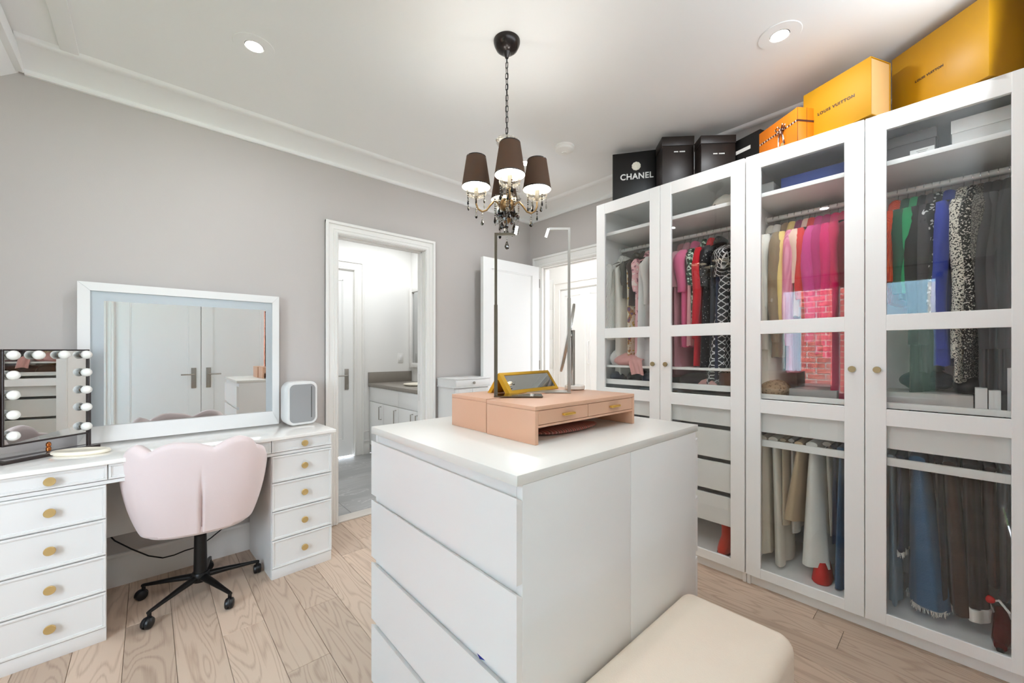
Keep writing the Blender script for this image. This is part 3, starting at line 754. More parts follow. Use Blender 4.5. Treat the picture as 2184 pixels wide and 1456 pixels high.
garment('blazer', 'charcoal blazer with wide shoulders between green jumper and sequinned top', 'blazer', 0.078, 0.78, cloth('charcoal', (66, 62, 66)), b=0.015, sleeve=0.6, group=G4)
garment('blouse', 'black blouse covered in silver sequins beside the royal blue coat', 'blouse', 0.052, 0.55, SEQ, b=0.011, sleeve=0.42, group=G4)
garment('coat', 'royal blue wool coat', 'coat', 0.020, 0.75, cloth('royal_blue', (38, 58, 156), bump=0.5), b=0.019, sleeve=0.62, fold=0.25, srad=0.03, group=G4)
garment('coat', 'long black and white speckled tweed coat right of the royal blue coat', 'coat', -0.020, 0.82, TWD, b=0.014, sleeve=0.66, flare=1.05, srad=0.026, group=G4)
garment('coat', 'darker black tweed coat with white flecks', 'coat', -0.048, 0.80, TWD2, b=0.012, sleeve=0.62, group=G4)
garment('jacket', 'short grey tweed jacket between dark tweed coat and grey suits', 'jacket', -0.070, 0.50, TWG, b=0.011, sleeve=0.40, group=G4)
garment('blazer', 'dark grey blazer, first of the grey suits from the left', 'blazer', -0.094, 0.9, cloth('dark_grey_suit', (72, 70, 72)), b=0.014, sleeve=0.62, group=G4)
garment('blazer', 'mid grey blazer, second of the grey suits from the left', 'blazer', -0.122, 0.9, cloth('mid_grey_suit', (86, 84, 86)), b=0.014, sleeve=0.62, group=G4)
garment('coat', 'near-black grey coat, last before the right edge of the far right door', 'coat', -0.152, 0.95, cloth('slate_suit', (62, 61, 63)), b=0.014, sleeve=0.62, group=G4)

# ------------------------------------------------------------------ clothes behind the third door
G3 = 'clothes hanging behind the third door'
QP = ramp_mat('pink_quilt', 'wave', 22, [(0, (222, 130, 158)), (1, (238, 158, 182))], 0.85, 0.4, interp='LINEAR', detail=1)
garment('coat', 'long cream coat, leftmost behind the third wardrobe door', 'coat', 0.728, 0.90, cloth('cream_wool', (238, 231, 216)), b=0.024, srad=0.036, sleeve=0.62, hang='g', group=G3, lean=-0.03)
garment('blouse', 'white blouse tucked between cream coat and brown blazer', 'blouse', 0.698, 0.70, cloth('warm_white', (236, 232, 222)), b=0.014, sleeve=0.45, hang='w', group=G3)
garment('blazer', 'brown wool blazer beside the cream coat', 'blazer', 0.655, 0.72, cloth('brown_tweed', (146, 124, 96), bump=0.6), b=0.024, srad=0.034, sleeve=0.58, fold=0.2, hang='g', group=G3)
garment('jumper', 'pale yellow ribbed jumper between brown blazer and pink coat', 'jumper', 0.622, 0.55, cloth('pale_yellow', (232, 206, 130), bump=0.6), b=0.011, sleeve=0.46, hang='y', group=G3)
garment('coat', 'pale pink quilted coat with long sleeve', 'coat', 0.588, 0.80, QP, b=0.019, sleeve=0.6, hang='g', m2=cloth('plum', (140, 58, 100)), group=G3)
garment('blouse', 'blush blouse behind the pink quilted coat', 'blouse', 0.556, 0.5, cloth('blush', (238, 200, 182)), b=0.012, sleeve=0.26, hang='g', group=G3)
garment('jumper', 'small red ribbed jumper between blush blouse and magenta jacket', 'jumper', 0.532, 0.45, cloth('red_rib', (218, 54, 54), bump=0.7), b=0.010, sleeve=0.35, hang='b', group=G3)
garment('jacket', 'magenta pink jacket with long sleeves', 'jacket', 0.502, 0.62, cloth('magenta', (206, 62, 138)), b=0.018, sleeve=0.58, srad=0.032, hang='g', group=G3)
garment('blazer', 'deep rose blazer behind the magenta jacket', 'blazer', 0.466, 0.70, cloth('deep_rose', (186, 38, 112)), b=0.015, sleeve=0.5, hang='b', group=G3)
garment('blazer', 'hot pink blazer near the right stile of the third door', 'blazer', 0.430, 0.72, cloth('hot_pink', (216, 12, 106)), b=0.018, sleeve=0.6, srad=0.030, hang='b', group=G3)
garment('dress', 'crimson pink dress against the right stile of the third door', 'dress', 0.392, 0.95, cloth('crimson_pink', (204, 10, 84)), b=0.018, sleeve=0.5, hang='b', group=G3)

# ------------------------------------------------------------------ clothes behind the second door
G2 = 'clothes hanging behind the second door'
LATT = lattice_mat('white_lattice', (30, 32, 38), (240, 240, 240), k=24, wd=0.085)
SEQD = ramp_mat('silver_sequin_black', 'voronoi', 60, [(0, (210, 210, 210)), (0.16, (34, 34, 38))], 0.5, 0.3)
garment('dress', 'dusty rose long dress, leftmost behind the second wardrobe door', 'dress', 1.262, 0.86, cloth('dusty_rose', (172, 120, 122)), b=0.018, sleeve=0.25, hang='y', group=G2)
garment('dress', 'mauve dress just left of the pink short-sleeved blouse', 'dress', 1.222, 0.84, cloth('mauve', (188, 138, 146)), b=0.016, sleeve=0.2, hang='y', group=G2)
garment('dress', 'bright pink dress with short sleeves', 'dress', 1.172, 0.66, cloth('bright_pink', (216, 100, 142)), b=0.020, sleeve=0.24, srad=0.036, hang='b', group=G2)
garment('dress', 'pale pink slip dress between bright pink dress and green sequins', 'dress', 1.138, 0.64, cloth('pale_pink', (232, 178, 182)), b=0.012, sleeve=0, hang='b', group=G2, collar=False)
garment('gown', 'green sequinned gown beside the red dress', 'gown', 1.106, 0.5, SEQG, b=0.017, sleeve=0.2, hang='g', group=G2)
garment('dress', 'long red dress between green sequinned gown and silver-sequinned black dress', 'dress', 1.066, 0.78, cloth('true_red', (206, 16, 38)), b=0.018, sleeve=0.55, hang='b', group=G2, lean=0.03)
garment('dress', 'black dress with silver sequins over the shoulders', 'dress', 1.020, 0.80, SEQD, b=0.022, sleeve=0.22, hang='b', group=G2, fold=0.4, lean=0.03)
garment('dress', 'charcoal pleated dress between sequinned dress and navy dress', 'dress', 0.982, 0.82, cloth('charcoal_pleat', (56, 60, 68)), b=0.018, sleeve=0, hang='g', group=G2, fold=0.6, collar=False, dz=-0.03)
garment('dress', 'dark navy pleated dress', 'dress', 0.948, 0.80, cloth('navy', (34, 44, 70)), b=0.018, sleeve=0, hang='g', group=G2, fold=0.6, collar=False, dz=-0.05)
garment('dress', 'black dress with white diamond lattice and flared skirt', 'dress', 0.900, 0.86, LATT, b=0.036, flare=1.2, sleeve=0.15, hang='g', group=G2, fold=0.45, lean=0.06, dz=-0.02)
garment('coat', 'black coat at the right edge of the second door', 'coat', 0.842, 0.7, cloth('black_wool', (32, 32, 36)), b=0.016, sleeve=0.55, hang='b', group=G2)

# ------------------------------------------------------------------ clothes behind the first door
G1 = 'clothes hanging behind the first door'
LACE = ramp_mat('white_lace', 'wave', 30, [(0, (196, 192, 184)), (0.12, (246, 244, 238))], 0.9, 0.5, detail=6, interp='LINEAR')
FLO = ramp_mat('yellow_floral', 'noise', 26, [(0, (120, 86, 120)), (0.36, (190, 140, 84)), (0.44, (236, 226, 204)), (0.62, (214, 180, 80))], 0.9, 0.1)
PFL = ramp_mat('pink_floral', 'noise', 30, [(0, (150, 96, 110)), (0.40, (232, 180, 184)), (0.6, (236, 220, 214))], 0.9, 0.1)
garment('blouse', 'white lace blouse with short sleeves, leftmost behind the first wardrobe door', 'blouse', 1.722, 0.60, LACE, b=0.030, sleeve=0.30, srad=0.046, hang='g', group=G1, yaw=-8)
garment('dress', 'long ivory v-neck dress next to the lace blouse', 'dress', 1.655, 0.86, cloth('ivory_satin', (242, 238, 230), rough=0.6), b=0.024, sleeve=0, hang='g', group=G1, collar=False)
garment('blouse', 'dark olive blouse between ivory dress and yellow floral dress', 'blouse', 1.612, 0.30, cloth('dark_olive', (84, 82, 74)), b=0.009, sleeve=0.14, srad=0.018, hang='g', group=G1)
garment('dress', 'yellow floral dress, left of the pink floral dress', 'dress', 1.575, 0.78, FLO, b=0.018, sleeve=0, hang='b', group=G1, collar=False)
garment('blouse', 'dark brown blouse between the two floral dresses', 'blouse', 1.545, 0.36, cloth('dark_brown', (58, 40, 36)), b=0.009, sleeve=0.16, srad=0.018, hang='b', group=G1)
garment('dress', 'pink floral dress beside the white draped dress', 'dress', 1.512, 0.74, PFL, b=0.018, sleeve=0.2, hang='b', group=G1)
garment('dress', 'white draped dress in front of the right stile of the first door', 'dress', 1.462, 0.80, cloth('soft_white', (232, 232, 230)), b=0.028, sleeve=0, hang='b', group=G1, fold=0.5, collar=False)
garment('blouse', 'pale grey blouse at the right edge of the first door', 'blouse', 1.412, 0.6, cloth('pale_grey', (214, 212, 208)), b=0.016, sleeve=0.3, hang='b', group=G1)

# ------------------------------------------------------------------ trousers on the rack
GP = 'trousers folded over the pull-out rack behind the third door'
LIN1 = cloth('linen_cream', (226, 216, 200)); LIN2 = cloth('linen_white', (236, 230, 218)); TANC = cloth('tan_cotton', (196, 172, 140)); WHT = cloth('white_twill', (238, 235, 228))
DEN = cloth('blue_denim', (52, 92, 128), bump=0.7, bs=200, vary=0.12); DEND = cloth('dark_denim', (38, 48, 72), bump=0.6, bs=200, vary=0.12)
DENL = cloth('light_denim', (140, 158, 172), bump=0.6, bs=200, vary=0.12); BRL = cloth('brown_suede', (60, 42, 34), bump=0.4); BLT = cloth('black_brown_twill', (38, 30, 28))
trousers('trousers', 'cream linen trousers nearest the left stile of the third door', 'trousers', 0.722, 0.80, 0.16, LIN1, 0.020, 0.030, group=GP, xc=2.70)
trousers('trousers', 'ivory linen trousers, second from the left on the rack', 'trousers', 0.672, 0.80, 0.115, LIN2, 0.022, 0.028, lean=-0.015, group=GP, xc=2.70)
trousers('trousers', 'beige trousers, third from the left on the rack', 'trousers', 0.632, 0.80, 0.34, cloth('beige_twill', (206, 190, 166)), 0.014, 0.018, group=GP, xc=2.72)
trousers('trousers', 'pale grey trousers just left of the tan ones', 'trousers', 0.598, 0.80, 0.30, cloth('pale_grey', (204, 204, 200)), 0.014, 0.016, group=GP, xc=2.74)
trousers('trousers', 'short tan trousers hanging aslant', 'trousers', 0.552, 0.80, 0.35, TANC, 0.018, 0.034, lean=0.055, group=GP, xc=2.68, fold=0.2, hem_skew=-0.25)
trousers('trousers', 'white wide flared trousers beside the tan ones', 'trousers', 0.500, 0.80, 0.17, WHT, 0.024, 0.070, lean=0.0, group=GP, xc=2.70, fold=0.3)
trousers('trousers', 'cream trousers behind the white flared ones', 'trousers', 0.452, 0.80, 0.33, LIN1, 0.018, 0.020, lean=-0.02, group=GP, xc=2.78)
trousers('jeans', 'dark navy jeans between cream trousers and mid blue jeans', 'jeans', 0.418, 0.80, 0.30, DEND, 0.014, 0.016, group=GP, xc=2.74)
trousers('jeans', 'mid blue jeans at the right stile of the third door', 'jeans', 0.385, 0.80, 0.10, DEN, 0.014, 0.030, lean=0.01, group=GP, xc=2.70)
GJ = 'trousers folded over the pull-out rack behind the far right door'
trousers('jeans', 'light blue jeans nearest the left stile of the far right door', 'jeans', 0.206, 0.80, 0.12, DENL, 0.012, 0.020, lean=-0.01, group=GJ, xc=2.70)
trousers('jeans', 'dark blue jeans with turned-up white hem threads', 'jeans', 0.176, 0.80, 0.36, DEND, 0.015, 0.022, group=GJ, xc=2.72, fringe=WHT)
trousers('jeans', 'wide mid blue jeans with frayed white hem', 'jeans', 0.120, 0.80, 0.145, DEN, 0.026, 0.066, lean=-0.035, group=GJ, xc=2.70, fold=0.22, fringe=cloth('white_twill', (238, 235, 228)))
trousers('jeans', 'black jeans behind the wide frayed blue jeans', 'jeans', 0.056, 0.80, 0.20, cloth('black_wool', (32, 32, 36)), 0.014, 0.018, lean=-0.02, group=GJ, xc=2.74)
trousers('trousers', 'brown suede trousers right of the frayed blue jeans', 'trousers', 0.022, 0.80, 0.16, BRL, 0.020, 0.032, lean=-0.035, group=GJ, xc=2.70)
trousers('trousers', 'near-black trousers with a wide white turn-up', 'trousers', -0.038, 0.80, 0.215, BLT, 0.022, 0.034, lean=-0.02, group=GJ, xc=2.70, cuff=WHT)
trousers('trousers', 'dark brown trousers right of the white turn-ups', 'trousers', -0.092, 0.80, 0.32, cloth('dark_brown', (58, 40, 36)), 0.016, 0.020, lean=-0.01, group=GJ, xc=2.72)
trousers('trousers', 'dark grey trousers at the right edge of the far right door', 'trousers', -0.132, 0.80, 0.28, cloth('dark_grey_suit', (72, 70, 72)), 0.014, 0.018, group=GJ, xc=2.72)

# ================================================================== boxes on top of the wardrobes
TOPZ = 2.3625
def obox(kind, label, p, q, depth, h, m, lid=None, z=TOPZ, cat='box', group=None, open_lip=None, mside=None):
    """box whose front bottom edge runs p -> q; local x along the front, local y into the depth"""
    phi = math.atan2(q[1]-p[1], q[0]-p[0]); wd_ = math.dist(p, q)
    r = thing(kind, label, cat, (p[0], p[1], z), yaw=phi, group=group); ORG[r.name] = Vector((0, 0, 0))
    if lid:
        build('base', B(((0.003, 0.003, 0), (wd_-0.003, depth-0.003, h-lid-0.001)), bev=0.001), m, r, world=False)
        build('lid', B(((0, 0, h-lid), (wd_, depth, h)), bev=0.0012), m, r, world=False)
    elif mside:
        # sleeve box: coloured shell, drawer front of another card showing at the right-hand end
        t = 0.004
        build('sleeve', B(((0, 0, 0), (wd_, t, h)), ((0, depth-t, 0), (wd_, depth, h)), ((0, t, 0), (wd_, depth-t, t)), ((0, t, h-t), (wd_, depth-t, h)), bev=0.0008), m, r, world=False)
        build('drawer', B(((0.002, t+0.001, t+0.001), (wd_-0.003, depth-t-0.001, h-t-0.001)), bev=0.0008), mside, r, world=False)
    else:
        build('body', B(((0, 0, 0), (wd_, depth, h)), bev=0.0012), m, r, world=False)
    return r, wd_
GY = 'yellow and orange gift boxes on top of the right wardrobe'
r, wd_ = obox('gift_box', 'very large glossy yellow box at the right end of the wardrobe top', (2.654, 0.211), (2.43, -0.083), 0.25, 0.325, CARDY2, group=GY)
text('lettering', 'LOUIS VUITTON', 0.0135, (0.160, -0.0008, 0.150), 0, INK, r, spacing=1.15, bold=0.0006)
build('lid_seam', B(((0.225, -0.0006, 0.10), (0.2257, 0.0002, 0.235))), mat('seam_gold', (182, 132, 20), 0.5), r, world=False)
r, wd_ = obox('gift_box', 'medium yellow slide-out box with brown lettering, second from the right', (2.549, 0.541), (2.43, 0.262), 0.14, 0.264, CARDY, mside=CARDI, group=GY)
text('lettering', 'LOUIS VUITTON', 0.0195, (0.155, -0.0008, 0.125), 0, INK, r, spacing=1.2, bold=0.0008)
r, wd_ = obox('gift_box', 'small orange box tied with a brown patterned ribbon', (2.600, 0.762), (2.452, 0.545), 0.105, 0.170, ORANGE, group=GY)
mb = MB()
mb.box((-0.0015, -0.0015, 0.098), (wd_+0.0015, -0.0002, 0.107)); mb.box((wd_+0.0002, -0.0015, 0.098), (wd_+0.0015, 0.105, 0.107))
build('ribbon', mb, RIBB, r, world=False)
mb = MB(); bx_ = 0.165
for sx, ang in ((-1, 25), (1, 20), (-1, -55), (1, -70)):
    a = math.radians(ang)
    if ang > 0:
        mb.tube([(bx_, -0.006, 0.105), (bx_+sx*0.018*math.cos(a), -0.013, 0.105+0.022), (bx_+sx*0.036*math.cos(a), -0.014, 0.105+0.012), (bx_+sx*0.020, -0.010, 0.101), (bx_, -0.006, 0.103)], 0.0038, 6)
    else:
        mb.tube([(bx_, -0.006, 0.103), (bx_+sx*0.012, -0.010, 0.07), (bx_+sx*0.020, -0.006, 0.025)], 0.0038, 6)
mb.sphere((bx_, -0.009, 0.104), 0.008, u=10, v=8)
build('bow', mb, RIBB, r, world=False)
mb = MB(); mb.lathe([(0.0, 0), (0.012, 0), (0.012, -0.002), (0, -0.002)], (bx_+0.008, -0.006, 0.020), 16, axis='y'); build('charm', mb, BRASS, r, world=False)
build('edge_line', B(((wd_-0.0002, -0.0004, 0), (wd_+0.0006, 0.0012, 0.17)), ((wd_-0.0002, 0.052, 0), (wd_+0.0006, 0.0535, 0.17))), INK, r, world=False)
GB = 'black gift boxes on top of the left wardrobe'
r, wd_ = obox('gift_box', 'black box with a white flower emblem and large white lettering', (2.474, 1.660), (2.638, 1.412), 0.10, 0.337, BLACKC, group=GB)
text('lettering', 'CHANEL', 0.058, (0.165, -0.0008, 0.163), 0, WINK, r, spacing=1.08, bold=0.0014, sx=0.95)
mb = MB(); n = 72; fl = []
for z_, s in ((-0.0004, 1.0), (-0.0030, 0.93), (-0.0042, 0.6), (-0.0045, 0.15)):
    fl.append([Vector((0.162+s*(0.029+0.0022*abs(math.sin(5*2*PI*k/n/1.0)))*math.cos(2*PI*k/n), z_, 0.236+s*(0.029+0.0022*abs(math.sin(5*2*PI*k/n)))*math.sin(2*PI*k/n))) for k in range(n)])
mb.rings(fl); em = build('flower_emblem', mb, mat('ivory_flower', (236, 232, 214), 0.6), r, world=False)
for j, (nn, rr, zz) in enumerate(((8, 0.021, -0.0030), (6, 0.012, -0.0042))):
    for k in range(nn):
        a = 2*PI*(k+0.5*j)/nn; mb = MB(); mb.sphere((0.162+rr*math.cos(a), zz-0.0008, 0.236+rr*math.sin(a)), 0.0075, (1, 0.25, 1), 10, 6)
        build('petal', mb, MATS['ivory_flower'], em, world=False)
r, wd_ = obox('gift_box', 'black card panel leaning behind the lettered black box', (2.590, 1.690), (2.600, 1.672), 0.12, 0.25, BLACKC, group=GB)
def two_words(r, cx_, z_, s=0.010):
    for x, wv in ((cx_-0.020, 0.030), (cx_+0.018, 0.036)):
        mb = MB(); n_ = int(wv/0.0045)
        for i in range(n_): mb.box((x-wv/2+i*0.0045, -0.0008, z_), (x-wv/2+i*0.0045+0.0034, 0.0001, z_+0.0075))
        o = build('lettering', mb, WINK, r, world=False, smooth=0); o['kind'] = 'stuff'
r, wd_ = obox('gift_box', 'tall dark brown box nearer the lettered black box', (2.511, 1.304), (2.653, 1.154), 0.150, 0.337, BROWNC, lid=0.06, group=GB)
two_words(r, 0.112, 0.232)
r, wd_ = obox('gift_box', 'tall dark brown box, the right one of the dark brown pair', (2.571, 1.078), (2.722, 0.925), 0.108, 0.278, BROWNC, lid=0.05, group=GB)
two_words(r, 0.110, 0.158)
r, wd_ = obox('gift_box', 'black box with a white label card, just left of the orange box', (2.745, 0.985), (2.680, 0.780), 0.14, 0.238, BLACKC, group=GB)
build('label_card', B(((0.06, -0.0012, 0.150), (0.155, 0.0, 0.172))), WINK, r, world=False)

# ------------------------------------------------------------------ things on the wardrobe shelves
SH = 2.1505
def sbox(kind, label, x0, x1, y0, y1, z0, h, m, lid=None, cat='box', group=None, bev=0.0015):
    r = thing(kind, label, cat, ((x0+x1)/2, (y0+y1)/2, z0), group=group)
    if lid:
        build('base', B(((x0+0.003, y0+0.003, z0), (x1-0.003, y1-0.003, z0+h-lid-0.001)), bev=bev), m, r)
        build('lid', B(((x0, y0, z0+h-lid), (x1, y1, z0+h)), bev=bev), m, r)
    else:
        build('body', B(((x0, y0, z0), (x1, y1, z0+h)), bev=bev), m, r)
    return r
sbox('shoe_box', 'charcoal lidded shoe box on the top shelf of the right wardrobe', 2.56, 2.86, 0.060, 0.262, SH, 0.125, DGREYC, lid=0.045)
sbox('shoe_box', 'white lidded box at the right of the top wardrobe shelf', 2.54, 2.84, -0.186, 0.018, SH, 0.118, WHITEC, lid=0.055)
r = sbox('card', 'small white printed card propped before the charcoal shoe box', 2.532, 2.536, 0.066, 0.142, SH, 0.034, WHITEC, cat='card', bev=0.0004)
mb = MB()
for zz, w_ in ((0.023, 0.036), (0.016, 0.028), (0.0105, 0.030)): mb.box((2.5313, 0.104-w_/2, SH+zz), (2.532, 0.104+w_/2, SH+zz+0.0022))
build('print', mb, GREYC, r)
sbox('storage_box', 'blue fabric box on the shelf behind the third door', 2.56, 2.86, 0.36, 0.645, SH, 0.078, BLUEC)
sbox('storage_box', 'pale grey box at the left of the blue box', 2.56, 2.80, 0.680, 0.758, SH, 0.075, GREYC)
# drawstring bag with straps on the shelf behind the second door
r = thing('drawstring_bag', 'soft white bag with black straps on the shelf behind the second door', 'bag', (2.66, 0.95, SH))
mb = MB(); mb.sphere((2.68, 0.945, SH+0.052), 0.1, (1.0, 1.05, 0.52), 28, 16)
for v in mb.bm.verts:
    a = math.atan2(v.co.y-0.945, v.co.x-2.68); v.co.z += 0.006*math.sin(9*a); v.co.z = max(v.co.z, SH+0.001)
    if v.co.y > 0.99: v.co.z -= (v.co.y-0.99)*0.25*(1 if v.co.z > SH+0.03 else 0)
build('pouch', mb, cloth('warm_white', (236, 232, 222)), r)
mb = MB(); mb.tube([(2.60, 1.05, SH+0.004), (2.60, 1.00, SH+0.045), (2.62, 0.965, SH+0.08)], 0.0035, 6); mb.tube([(2.58, 1.06, SH+0.004), (2.585, 1.01, SH+0.02), (2.59, 0.97, SH+0.03)], 0.003, 6)
build('strap', mb, BLACKP, r)
# tray behind the first and second doors
def heap(kind, label, cat, c, rx, ry, rz, m, seed=0, lump=0.25, group=None, part='fabric'):
    R_ = random.Random(seed); mb = MB(); mb.sphere((0, 0, 0), 1, u=36, v=20)
    ph = [R_.uniform(0, 6) for _ in range(5)]
    for v in mb.bm.verts:
        p = v.co.copy(); f = 1 + lump*(0.5*math.sin(4*p.y+ph[0]+2*p.x)+0.35*math.sin(7*p.x+ph[1])+0.3*math.sin(9*p.y+5*p.z+ph[2]))
        z = p.z*rz*f
        v.co = Vector((c[0]+p.x*rx*(0.9+0.1*f), c[1]+p.y*ry*(0.85+0.15*f), max(c[2], c[2]+rz*0.75+z)))
    r = thing(kind, label, cat, c, group=group); build(part, mb, m, r, smooth=60)
    return r
PKC = cloth('pale_pink_jersey', (224, 168, 162), sheen=0.2)
h1 = heap('folded_shirt', 'pale pink shirt heaped on the pull-out shelf, its end hanging over the front', 'shirt', (2.60, 1.60, 1.187), 0.09, 0.12, 0.045, PKC, 3)
mb = MB(); pts = []
for i in range(9):
    t = i/8; yy = 1.50-0.035*t; x = 2.55-0.072*min(1, t*2.2); z = 1.235 - 0.10*max(0, t-0.3)/0.7 + 0.012*math.sin(PI*t)
    pts.append([(x+0.004*math.cos(u*PI/8)*0+0.006*math.sin(u*1.3+t*3), yy+(u-6)*0.0075, z-0.002*abs(u-6)) for u in range(13)])
back = [[(a+0.006, b_, c_+0.004) for a, b_, c_ in row] for row in pts]
mb.rings([[Vector(p) for p in row] + [Vector(p) for p in bk[::-1]] for row, bk in zip(pts, back)])
build('sleeve', mb, PKC, h1, smooth=60)
heap('folded_dress', 'ivory dress hem heaped at the left end of the pull-out shelf', 'dress', (2.63, 1.715, 1.187), 0.10, 0.035, 0.06, cloth('soft_white', (232, 232, 230)), 5)
for y_, m_, lb in ((1.70, DEND, 'dark navy folded jeans in the glass-fronted tray, left end'), (1.56, cloth('black_wool', (32, 32, 36)), 'black folded top in the glass-fronted tray next to the navy jeans'), (1.44, DEND, 'dark navy folded trousers in the glass-fronted tray by the first door knob')):
    heap('folded_clothes', lb, 'clothes', (2.66, y_, 1.0625), 0.14, 0.055, 0.05, m_, int(y_*100), 0.12)
heap('folded_clothes', 'black folded clothes in the glass-fronted tray behind the second door', 'clothes', (2.68, 1.16, 1.0625), 0.14, 0.09, 0.048, cloth('charcoal', (66, 62, 66)), 9, 0.1)
r = thing('scarf', 'pink twisted scarf in the glass-fronted tray behind the second door', 'scarf', (2.56, 1.02, 1.0625))
mb = MB(); mb.tube([(2.53, 1.075, 1.078), (2.53, 1.05, 1.095), (2.55, 1.02, 1.105), (2.53, 0.995, 1.092), (2.52, 0.975, 1.082), (2.56, 0.985, 1.078)], [0.008, 0.016, 0.02, 0.018, 0.016, 0.01], 10)
build('fabric', mb, PKC, r, smooth=60)
sbox('leather_box', 'dark red-brown leather box in the tray behind the second door', 2.53, 2.80, 0.83, 0.955, 1.0625, 0.095, mat('oxblood_leather', (70, 26, 18), 0.5))
heap('clutch_bag', 'woven tan clutch bag in the tray behind the third door', 'bag', (2.62, 0.69, 1.041), 0.10, 0.075, 0.050, ramp_mat('woven_tan', 'voronoi', 70, [(0, (96, 74, 56)), (0.5, (186, 160, 130))], 0.8, 0.6, interp='LINEAR'), 4, 0.06, part='body')
sbox('tray_box', 'flat grey open box on the tray behind the third door', 2.53, 2.80, 0.40, 0.60, 1.041, 0.05, GREYC, cat='tray')
sbox('tray_box', 'long low grey box on the tray behind the far right door', 2.53, 2.80, -0.045, 0.232, 1.041, 0.062, mat('warm_grey_felt', (196, 192, 188), 0.9), cat='tray')
heap('folded_jeans', 'dark navy jeans piled on the tray behind the far right door', 'jeans', (2.83, 0.10, 1.104), 0.10, 0.10, 0.055, DEND, 8, 0.15)
heap('handbag', 'black handbag behind the white boxes on the tray', 'bag', (2.66, -0.035, 1.104), 0.07, 0.05, 0.045, BLACKP, 6, 0.08, part='body')
sbox('small_box', 'small white box on the right tray, left of two', 2.51, 2.57, -0.082, -0.049, 1.041, 0.098, WHITEC)
sbox('small_box', 'small white box on the right tray, right of two', 2.51, 2.57, -0.117, -0.085, 1.041, 0.090, WHITEC)
sbox('storage_box', 'tall white box against the right edge of the tray', 2.56, 2.66, -0.175, -0.135, 1.041, 0.18, WHITEC)
# floor of the wardrobes
r = thing('ankle_boot', 'red suede ankle boot standing on the floor of the left wardrobe', 'boot', (2.56, 0.925, 0.094))
REDS = mat('red_suede', (196, 48, 26), 0.8, sheen=0.3)
mb = MB(); mb.rings([[Vector((2.575+rx*math.cos(2*PI*k/20)+ox, 0.925+ry*math.sin(2*PI*k/20), z)) for k in range(20)] for z, rx, ry, ox in ((0.105, 0.085, 0.034, -0.02), (0.125, 0.088, 0.036, -0.02), (0.15, 0.07, 0.036, -0.008), (0.18, 0.046, 0.033, 0.012), (0.22, 0.042, 0.034, 0.016), (0.262, 0.048, 0.040, 0.018))])
build('upper', mb, REDS, r, smooth=60)
mb = MB(); mb.rings([[Vector((2.555+0.09*math.cos(2*PI*k/20), 0.925+0.037*math.sin(2*PI*k/20), z)) for k in range(20)] for z in (0.0945, 0.106)]); build('sole', mb, mat('dark_sole', (110, 26, 16), 0.6), r)
r = thing('tote_bag', 'bright red bag on the floor of the right wardrobe', 'bag', (2.62, 0.475, 0.094))
mb = MB(); mb.rings([[Vector((2.62+rx*math.copysign(abs(math.cos(2*PI*k/24))**0.7, math.cos(2*PI*k/24)), 0.472+ry*math.sin(2*PI*k/24), z)) for k in range(24)] for z, rx, ry in ((0.0945, 0.075, 0.040), (0.10, 0.08, 0.043), (0.15, 0.072, 0.036), (0.20, 0.06, 0.024))])
build('body', mb, mat('bright_red', (206, 20, 22), 0.6), r, smooth=60)
r = thing('high_heel', 'dark red and white strapped heeled shoe at the right of the wardrobe floor', 'shoe', (2.58, -0.12, 0.094))
mb = MB(); mb.tube([(2.50, -0.115, 0.12), (2.54, -0.12, 0.125), (2.60, -0.125, 0.165), (2.65, -0.125, 0.21)], [0.018, 0.028, 0.026, 0.022], 14); build('upper', mb, mat('oxblood_patent', (84, 20, 22), 0.25), r, smooth=60)
mb = MB(); mb.tube([(2.65, -0.125, 0.20), (2.66, -0.125, 0.0945)], [0.012, 0.005], 8); build('heel', mb, BLACKP, r)
mb = MB(); mb.tube([(2.62, -0.100, 0.20), (2.60, -0.088, 0.245), (2.58, -0.115, 0.27), (2.56, -0.14, 0.24), (2.60, -0.15, 0.20)], 0.005, 8); build('strap', mb, WINK, r)
mb = MB(); mb.sphere((2.585, -0.090, 0.262), 0.016, (0.6, 1, 1)); build('red_tab', mb, MATS['bright_red'], r)
mb = MB(); mb.sphere((2.506, -0.115, 0.104), 0.012); bm_t = build('toe_tip', mb, BLACKP, r)

# ================================================================== island
r = thing('island_dresser', 'white double-sided chest of drawers in the middle of the room', 'dresser', (1.10, 1.08, 0))
IX0, IX1, IY0, IY1, IZ = 0.623, 1.577, 0.672, 1.482, 1.005
build('worktop', B(((IX0, IY0, 0.980), (IX1, IY1, IZ)), bev=0.0015), WTOP, r)
xm = (IX0+IX1)/2
for a, b2 in ((IX0+0.018, xm-0.0008), (xm+0.0008, IX1-0.018)):
    for y0_, y1_ in ((IY0+0.001, IY0+0.021), (IY1-0.021, IY1-0.001)):
        build('side_panel', B(((a, y0_, 0), (b2, y1_, 0.9795)), bev=0.0008), MALM, r)
build('carcass', B(((IX0+0.0185, IY0+0.022, 0.05), (xm-0.012, IY1-0.022, 0.505)), ((IX0+0.0185, IY0+0.022, 0.514), (xm-0.012, IY1-0.022, 0.979)),  ((xm+0.012, IY0+0.022, 0.05), (IX1-0.045, IY1-0.022, 0.979)), ((xm-0.012, IY0+0.022, 0.05), (xm+0.012, IY1-0.022, 0.979))), MALM, r)
